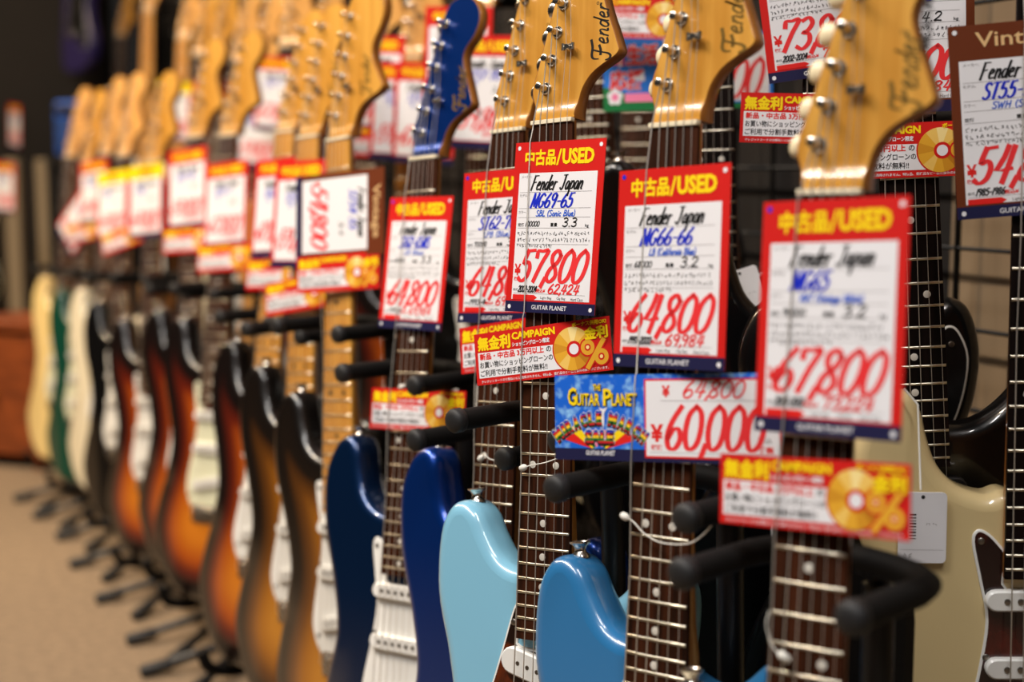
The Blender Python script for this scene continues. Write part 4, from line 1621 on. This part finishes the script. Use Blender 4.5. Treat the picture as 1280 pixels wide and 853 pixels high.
card_at('price_tag', t4, TD, (625, 308), 'red and white price tag half hidden behind the left edge of the 57,800 tag', 'price tag', TG, 'd', ev=('v', 8, -187))
t5 = used_tag(model='ST62-65MS', colour='OLB (Blue)', weight='3.3', price='64,800', years='1993', tax='69,984', was='65000', seed=7)
card_at('price_tag', t5, TD, (519, 329), 'red and white price tag for 64,800 hanging below the blue headstock', 'price tag', TG, 'e', ev=('v', 15, -155), dyaw=4)
t6 = used_tag('vintage', model='ST54-55', colour='', weight='3.4', price='54,800', fine=False, seed=8)
card_at('price_tag', t6, TD, (424, 268), 'brown and white price tag turned on its side on the large maple headstock guitar', 'price tag', TG, 'f', ev=('v', 100, -10), roll90=True, dyaw=-6, front=8)
tf = [used_tag(model=m, colour=c, price=p, tax=t, fine=False, seed=10 + i) for i, (m, c, p, t) in enumerate(
    (('ST57-70', '3TS', '59,800', '64,584'), ('ST62-80', 'CAR', '69,800', '75,384'), ('ST57-TX', 'BLK', '67,800', '73,224')))]
ty = used_tag('yellow', model='ST62', price='64,800', tax='69,984', fine=False, seed=14)
card_at('price_tag', tf[0], TD, (373, 268), 'narrow strip of a red and white tag beside the tag turned on its side', 'price tag', TG, 'g', ev=('v', 8, -124), front=5)
card_at('price_tag', tf[1], TD, (345, 260), 'red and white tag on the leftmost maple necked guitar, behind two others', 'price tag', TG, 'h', ev=('v', 8, -124), front=5)
card_at('price_tag', tf[2], TD, (282, 256), 'blurred red and white tag on the orange sunburst guitar with pale pickguard', 'price tag', TG, 'i', ev=('v', 3, -100))
card_at('price_tag', tf[0], TD, (234, 236), 'blurred red and white tag on the orange sunburst guitar with white pickguard', 'price tag', TG, 'j', ev=('v', 1, -97))
card_at('price_tag', ty, TD, (182, 252), 'blurred white tag with a yellow header on the red brown sunburst guitar', 'price tag', TG, 'k', ev=('v', 1, -90))
card_at('price_tag', ty, TD, (140, 256), 'blurred white tag with a yellow header on the far black guitar', 'price tag', TG, 'l', ev=('v', 1, -84))
card_at('price_tag', tf[1], TD, (117, 240), 'blurred red topped tag high on the far cream white guitar', 'price tag', TG, 'm', ev=('v', 1, -80))
card_at('price_tag', tf[2], TD, (97, 276), 'blurred white tag hanging tilted like a diamond at the far left', 'price tag', TG, 'n', ev=('v', 40, -60))

cc = campaign(True)
cf = campaign(False)
card_at('campaign_card', cc, CD, (1013, 619), 'nearest red campaign card, blurred, under the 67,800 tag', 'campaign card', CG, 'a', ev=('h', 237, 19), front=7.5, dyaw=8)
card_at('campaign_card', cc, CD, (677, 440), 'sharp red campaign card tilted up to the right under the 57,800 tag', 'campaign card', CG, 'c', ev=('h', 162, -21), front=5.5, dyaw=-3)
card_at('campaign_card', cc, CD, (640, 430), 'red campaign card half hidden behind the sharp tilted one', 'campaign card', CG, 'd', ev=('h', 150, -22), front=6.5)
card_at('campaign_card', cc, CD, (521, 513), 'red campaign card low on the neck of the dark blue guitar', 'campaign card', CG, 'e', ev=('h', 114, 6), front=5.5, dyaw=-3)
card_at('campaign_card', cf, CD, (422, 341), 'red campaign card under the tag turned on its side', 'campaign card', CG, 'f', ev=('h', 102, -8), front=9, dyaw=-7)
card_at('campaign_card', cf, CD, (373, 368), 'red campaign card tilted upward under the middle maple necked guitar tag', 'campaign card', CG, 'g', ev=('h', 76, -14), front=8)
card_at('campaign_card', cf, CD, (346, 343), 'red campaign card on the leftmost maple necked guitar', 'campaign card', CG, 'h', ev=('h', 76, -2), front=8)
card_at('campaign_card', cf, CD, (282, 322), 'blurred orange red campaign card under the tag of the pale pickguard sunburst', 'campaign card', CG, 'i', ev=('h', 70, -5), front=8)
card_at('campaign_card', cf, CD, (236, 300), 'blurred orange red campaign card under the tag of the white pickguard sunburst', 'campaign card', CG, 'j', ev=('h', 60, -4), front=8)
card_at('campaign_card', cf, CD, (152, 298), 'blurred campaign card tilted up under the yellow topped tags', 'campaign card', CG, 'l', ev=('h', 60, -22), front=8)
card_at('campaign_card', cf, CD, (104, 290), 'blurred campaign card at the far left end of the row', 'campaign card', CG, 'n', ev=('h', 50, -10), front=8)

card_at('sale_card', sale_card(), (198.0, 65.0), (834, 523), 'wide blue and white sale card with rainbow lettering priced 60,000', 'sale card', 'sale cards', 'b', ev=('h', 268, 2), front=6.2, dyaw=-4)
card_at('sale_card', spring_card(), (198.0, 84.0), (858, 90), 'wide blue and white sale card with large red kanji behind the cream tuner buttons', 'sale card', 'sale cards', None, s=1.1, yaw=22, ev=('h', 180, -7))

BT = 'price tags on the back row'
u1 = used_tag(model='ST72-88', colour='BLK', weight='3.7', price='73,800', years='2002-2004', tax='79,704', was='88000', seed=21)
card_at('price_tag', u1, TD, (1022, -8), 'red and white tag priced 73,800 cut off by the top edge of the photo', 'price tag', BT, 'C', ev=('h', 78, -12), front=4)
u2 = used_tag('vintage', maker='Fender', model='JB62-66', colour='BLK', weight='4.2', price='79,800', tax='86,184', seed=22)
card_at('price_tag', u2, TD, (1137, 28), 'brown edged tag showing weight 4.2 behind the faded script headstock', 'price tag', BT, 'B', ev=('v', -1, -100), front=4)
u3 = used_tag('vintage', model='ST55-550', colour='SWH (Snow)', weight='3.6', price='54,800', years='1985-1986', seed=23)
card_at('price_tag', u3, TD, (1278, 148), 'brown headed vintage tag priced 54,800 at the right edge', 'price tag', BT, 'A', ev=('v', -12, -248), front=4)
card_at('campaign_card', cc, CD, (1020, 149), 'small red campaign card half hidden left of the faded script headstock', 'campaign card', 'campaign cards on the back row', 'C', ev=('h', 120, 3), front=4)
card_at('campaign_card', cc, CD, (1128, 188), 'red campaign card between the faded script headstock and the brown vintage tag', 'campaign card', 'campaign cards on the back row', 'B', ev=('h', 150, -6), front=4)
card_at('campaign_card', cc, CD, (795, 22), 'red campaign card at the top edge between two amber headstocks', 'campaign card', 'campaign cards on the back row', None, s=1.12, yaw=22, ev=('h', 100, 3))
for ctr, s, hd, k, lb in (((607, 116), 0.95, 'used', 0, 'red and white tag seen between the blue headstock and the amber one beside it'),
                          ((571, 76), 0.9, 'used', 1, 'red and white tag directly behind the blue headstock'),
                          ((530, 142), 0.84, 'used', 2, 'red and white tag left of the blue headstock neck joint'),
                          ((500, 140), 0.82, 'used', 0, 'red and white tag second to the left of the blue headstock'),
                          ((468, 105), 0.80, 'used', 1, 'red and white tag touching the bulge of the large maple headstock'),
                          ((345, 118), 0.62, 'used', 2, 'blurred red topped tag left of the three maple headstocks'),
                          ((322, 165), 0.60, 'used', 0, 'blurred tag between the maple three and the orange sunburst headstock'),
                          ((217, 140), 0.5, 'yellow', 0, 'blurred yellow topped tag left of the white pickguard sunburst headstock'),
                          ((262, 140), 0.52, 'used', 1, 'blurred tag between the two orange sunburst headstocks')):
    card_at('price_tag', ty if hd == 'yellow' else tf[k], TD, ctr, lb, 'price tag', BT, None, s=s, yaw=26, ev=('v', 4, -100))
card_at('campaign_card', cf, CD, (462, 178), 'red campaign card right of the large maple headstock base', 'campaign card', 'campaign cards on the back row', None, s=0.8, yaw=26, ev=('h', 60, 2))

# small white string tags
b = MB()
b.box(-19, 19, -.3, .3, -29, 29, 1, 4)
b.disc(0, 25, 1.6, -.45, 4, 12)
for i in range(9):
    b.quad(-10, 10 - 2.4 * i, -5, 11.2 - 2.4 * i - (i % 3) * .3, -.45, 4)
rng = random.Random(4)
for x in (3, 8):
    scribble(b, x, 2, 2, 2, .3, 8, -.45, rng)
b.quad(-17, -18.2, 17, -18, -.45, 8)
scribble(b, -15, -26, 8, 5, .35, 4, -.45, rng)
wt = b.mesh('string_tag', CM, 30)
card_at('string_tag', wt, (38, 58), (1153, 660), 'white paper string tag with barcode hanging on the cream guitar', 'string tag', None, 'A', ev=('v', 2, -90), front=-6)
o = card_at('string_tag', wt, (38, 58), (934, 372), 'white paper string tag hanging aslant right of the mid blue guitar tag', 'string tag', None, None, s=1.25, yaw=30, ev=('v', -18, -58))

# the tag's cord up to the strap button
A = GUITARS['A']
hp = A['mw'] @ Vector((-.109, 0, .492))
tp = P(1151, 613, 1.62)
b = MB()
b.tube([p * 1000 for p in (hp + Vector((0, -.03, 0)), hp + Vector((.01, -.035, -.012)), tp)], 0.8, 6)
o = ob('tag_cord', b.mesh('tag_cord', [mat('white_cord', (224, 222, 214), .7)], 60))
tag(o, 'white cord from the cream guitar strap button to its paper tag', 'cord')
o.name = 'white_cord'

# thin white ties that held the tags, knotted round the necks
cord = mat('white_cord', (224, 222, 214), .7)


def tie(g, pts, label, knot=True):
    q = GUITARS[g]
    n = q['r'].cross(q['u'])
    cz = Vector((0, 0, CAM_Z))
    W3 = []
    for px, py, fr in pts:
        rd = ray(px, py)
        pt = q['N'] - q['y'] * (fr * .001)
        W3.append(cz + rd * ((pt - cz).dot(n) / rd.dot(n)))
    b = MB()
    b.tube(crom([tuple(w * 1000) for w in W3], 5), 0.55, 6)
    if knot:
        b.lathe([(.6, -4.5), (2.4, -3), (3.1, 0), (2.6, 2.5), (.6, 4.5)], W3[0] * 1000, (W3[1] - W3[0]), 10)
    o = ob('tag_tie', b.mesh('tag_tie', [cord], 60))
    tag(o, label, 'tie', 'white ties round the necks')


tie('c', [(654, 585, 5), (664, 582, 6), (680, 579, 6), (698, 573, 6)], 'white knotted tie on the neck of the pale sky blue guitar')
tie('b', [(781, 646, 5), (792, 653, 6), (806, 668, 7), (828, 679, 9), (860, 680, 14), (880, 668, 20), (893, 652, 24)], 'white tie looping across the neck of the bright mid blue guitar')
tie('a', [(979, 821, 5), (968, 812, 6), (962, 798, 6), (958, 780, 8), (962, 764, 8)], 'white knotted tie low on the neck of the nearest guitar')
tie('d', [(601, 573, 5), (606, 569, 6), (612, 574, 6), (628, 578, 6)], 'white knotted tie on the neck of the royal blue guitar')
tie('e', [(502, 484, 5), (508, 481, 6), (516, 478, 6)], 'white knotted tie above the campaign card of the dark blue guitar')

# black hard case standing behind the nearest guitar
b = MB()
pts = [(-50, 0), (50, 0)] + [(50 - 45 + 45 * math.cos(R(a)), 540 + 45 * math.sin(R(a))) for a in range(0, 91, 10)] + \
      [(-50 + 45 + 45 * math.cos(R(a)), 540 + 45 * math.sin(R(a))) for a in range(90, 181, 10)]
b.prism(pts, -20, 20, 0, 7)
cs = P(1058, 690, 1.68)
root = empty('guitar_case', Matrix.Translation((cs.x, cs.y, 0)) @ Matrix.Rotation(R(-12), 4, 'Z'))
tag(root, 'black hard case with rounded top standing behind the nearest guitar', 'guitar case')
case_blk = mat('black_case_shell', (9, 8, 8), .5, 0, 0, .25)
ob('shell', b.mesh('shell', [case_blk], 40), root)
brass = mat('brass', (190, 150, 70), .3, 1)
for x, z in ((22, 480), (32, 505), (20, 430)):
    b = MB()
    b.lathe([(3.6, 0), (3.2, 1.2), (1.2, 1.8)], (x, -20, z), (0, -1, 0), 12)
    ob('rivet', b.mesh('rivet', [brass], 40), root)

# ------------------------------------------------------------------ far left background
for px, lb in ((60, 'beige upright post right of the far wall'), (20, 'beige upright post at the far left edge')):
    b = MB()
    w = 26
    b.box(-w, w, -w, w, 0, 900, 0, 8)
    b.box(-w - 20, w + 20, -w - 20, w + 20, 0, 30, 0, 8)
    p = P(px, 300, .365)
    o = ob('display_post', b.mesh('display_post', [postm], 40), None, None, Matrix.Translation((p.x, p.y, 0)))
    tag(o, lb, 'post', 'beige display posts')
FB = 'guitars hung on the far wall'
guitar('P', 'strat', (96, -178), 0.34, yaw=50, body='purple', guard='black', pups=black_pl, knobs=black_pl, logo=None, label='blurred purple guitar hanging high on the far wall', group=FB, lean=-0.1)
guitar('Q', 'stub', (-36, 110), 0.36, yaw=30, body='black', guard='white', logo=None, binding=True, label='blurred black bound guitar low at the far left edge', group=FB, lean=-0.1)
guitar('R', 'strat', (150, 44), 0.335, yaw=30, body='burst3', guard='white', logo=None, label='blurred sunburst guitar high on the far wall right of the purple one', group=FB, lean=-0.1)
# blue amplifier on a dark shelf unit
shelfm = noise_mat('orange_brown_wood', (150, 74, 30), (112, 52, 20), 8, (1, 1, 5), .5)


def cab(px, py, s, w, h, d, body_m, label, name='storage_cabinet', feet=True):
    p = P(px, py, s)
    root = empty(name, Matrix.Translation((p.x, p.y, 0)) @ Matrix.Rotation(R(-20), 4, 'Z'))
    tag(root, label, 'cabinet')
    b = MB()
    b.box(-w / 2, -w / 2 + 22, 0, d, 0, h, 0, 3); b.box(w / 2 - 22, w / 2, 0, d, 0, h, 0, 3)
    b.box(-w / 2, w / 2, -6, d, h - 24, h, 0, 3); b.box(-w / 2 + 22, w / 2 - 22, d - 12, d, 0, h - 24)
    ob('carcass', b.mesh('carcass', [body_m], 40), root)
    k = max(1, int(h // 230))
    for i in range(k):
        z0 = 40 + i * (h - 70) / k
        z1 = z0 + (h - 70) / k - 10
        b = MB(); b.box(-w / 2 + 26, w / 2 - 26, 4, d - 20, z0, z1, 0, 4)
        dr = ob('drawer', b.mesh('drawer', [body_m], 40), root)
        b = MB(); b.lathe([(8, 0), (6, 8), (13, 16), (11, 22), (.5, 24)], (0, 4, (z0 + z1) / 2), (0, -1, 0), 14)
        ob('knob', b.mesh('knob', [brass], 40), dr)
    return p


cab(-6, 500, .43, 300, 430, 260, shelfm, 'orange brown wooden drawer cabinet at the far left edge')
cab(92, 300, .375, 200, 900, 320, mat('black_cabinet', (20, 18, 18), .5), 'dark drawer cabinet below the blue amplifier at the far left')
p = P(92, 300, .375)
root = empty('amplifier', Matrix.Translation((p.x, p.y, .90)) @ Matrix.Rotation(R(-20), 4, 'Z'))
tag(root, 'blurred bright blue amplifier standing on the dark cabinet', 'amplifier')
b = MB(); b.box(-75, 75, 20, 200, 12, 190, 0, 14)
ob('cabinet', b.mesh('cabinet', [mat('blue_vinyl', (20, 104, 224), .5)], 40), root)
b = MB(); b.box(-62, 62, 8, 22, 26, 136, 0, 8)
ob('grille', b.mesh('grille', [mat('blue_grille_cloth', (30, 70, 140), .8)], 40), root)
b = MB(); b.box(-62, 62, 10, 22, 146, 178, 0, 4)
pn = ob('control_panel', b.mesh('control_panel', [nickel_old], 40), root)
for i in range(5):
    b = MB(); b.lathe([(7, 0), (6, 10), (.5, 11)], (-46 + 23 * i, 10, 162), (0, -1, 0), 12)
    ob('knob', b.mesh('knob', [rubber], 40), pn)
for x in (-55, 55):
    b = MB(); b.lathe([(14, 0), (14, 12)], (x, 130, 0), (0, 0, 1), 12)
    ob('foot', b.mesh('foot', [rubber], 40), root)
card_at('price_tag', tf[1], TD, (71, 24), 'blurred small tag with an orange top on the far wall above the purple guitar', 'price tag', 'tags at the far wall', None, s=.3135, yaw=0, ev=('v', 0, -40))
card_at('price_tag', tf[0], TD, (18, 158), 'blurred narrow red and white tag at the far left edge', 'price tag', 'tags at the far wall', None, s=.36, yaw=50, ev=('v', 0, -40))
card_at('price_tag', tf[2], TD, (3, 235), 'blurred pinkish tag cut by the left edge of the photo', 'price tag', 'tags at the far wall', None, s=.42, yaw=30, ev=('v', 0, -40))
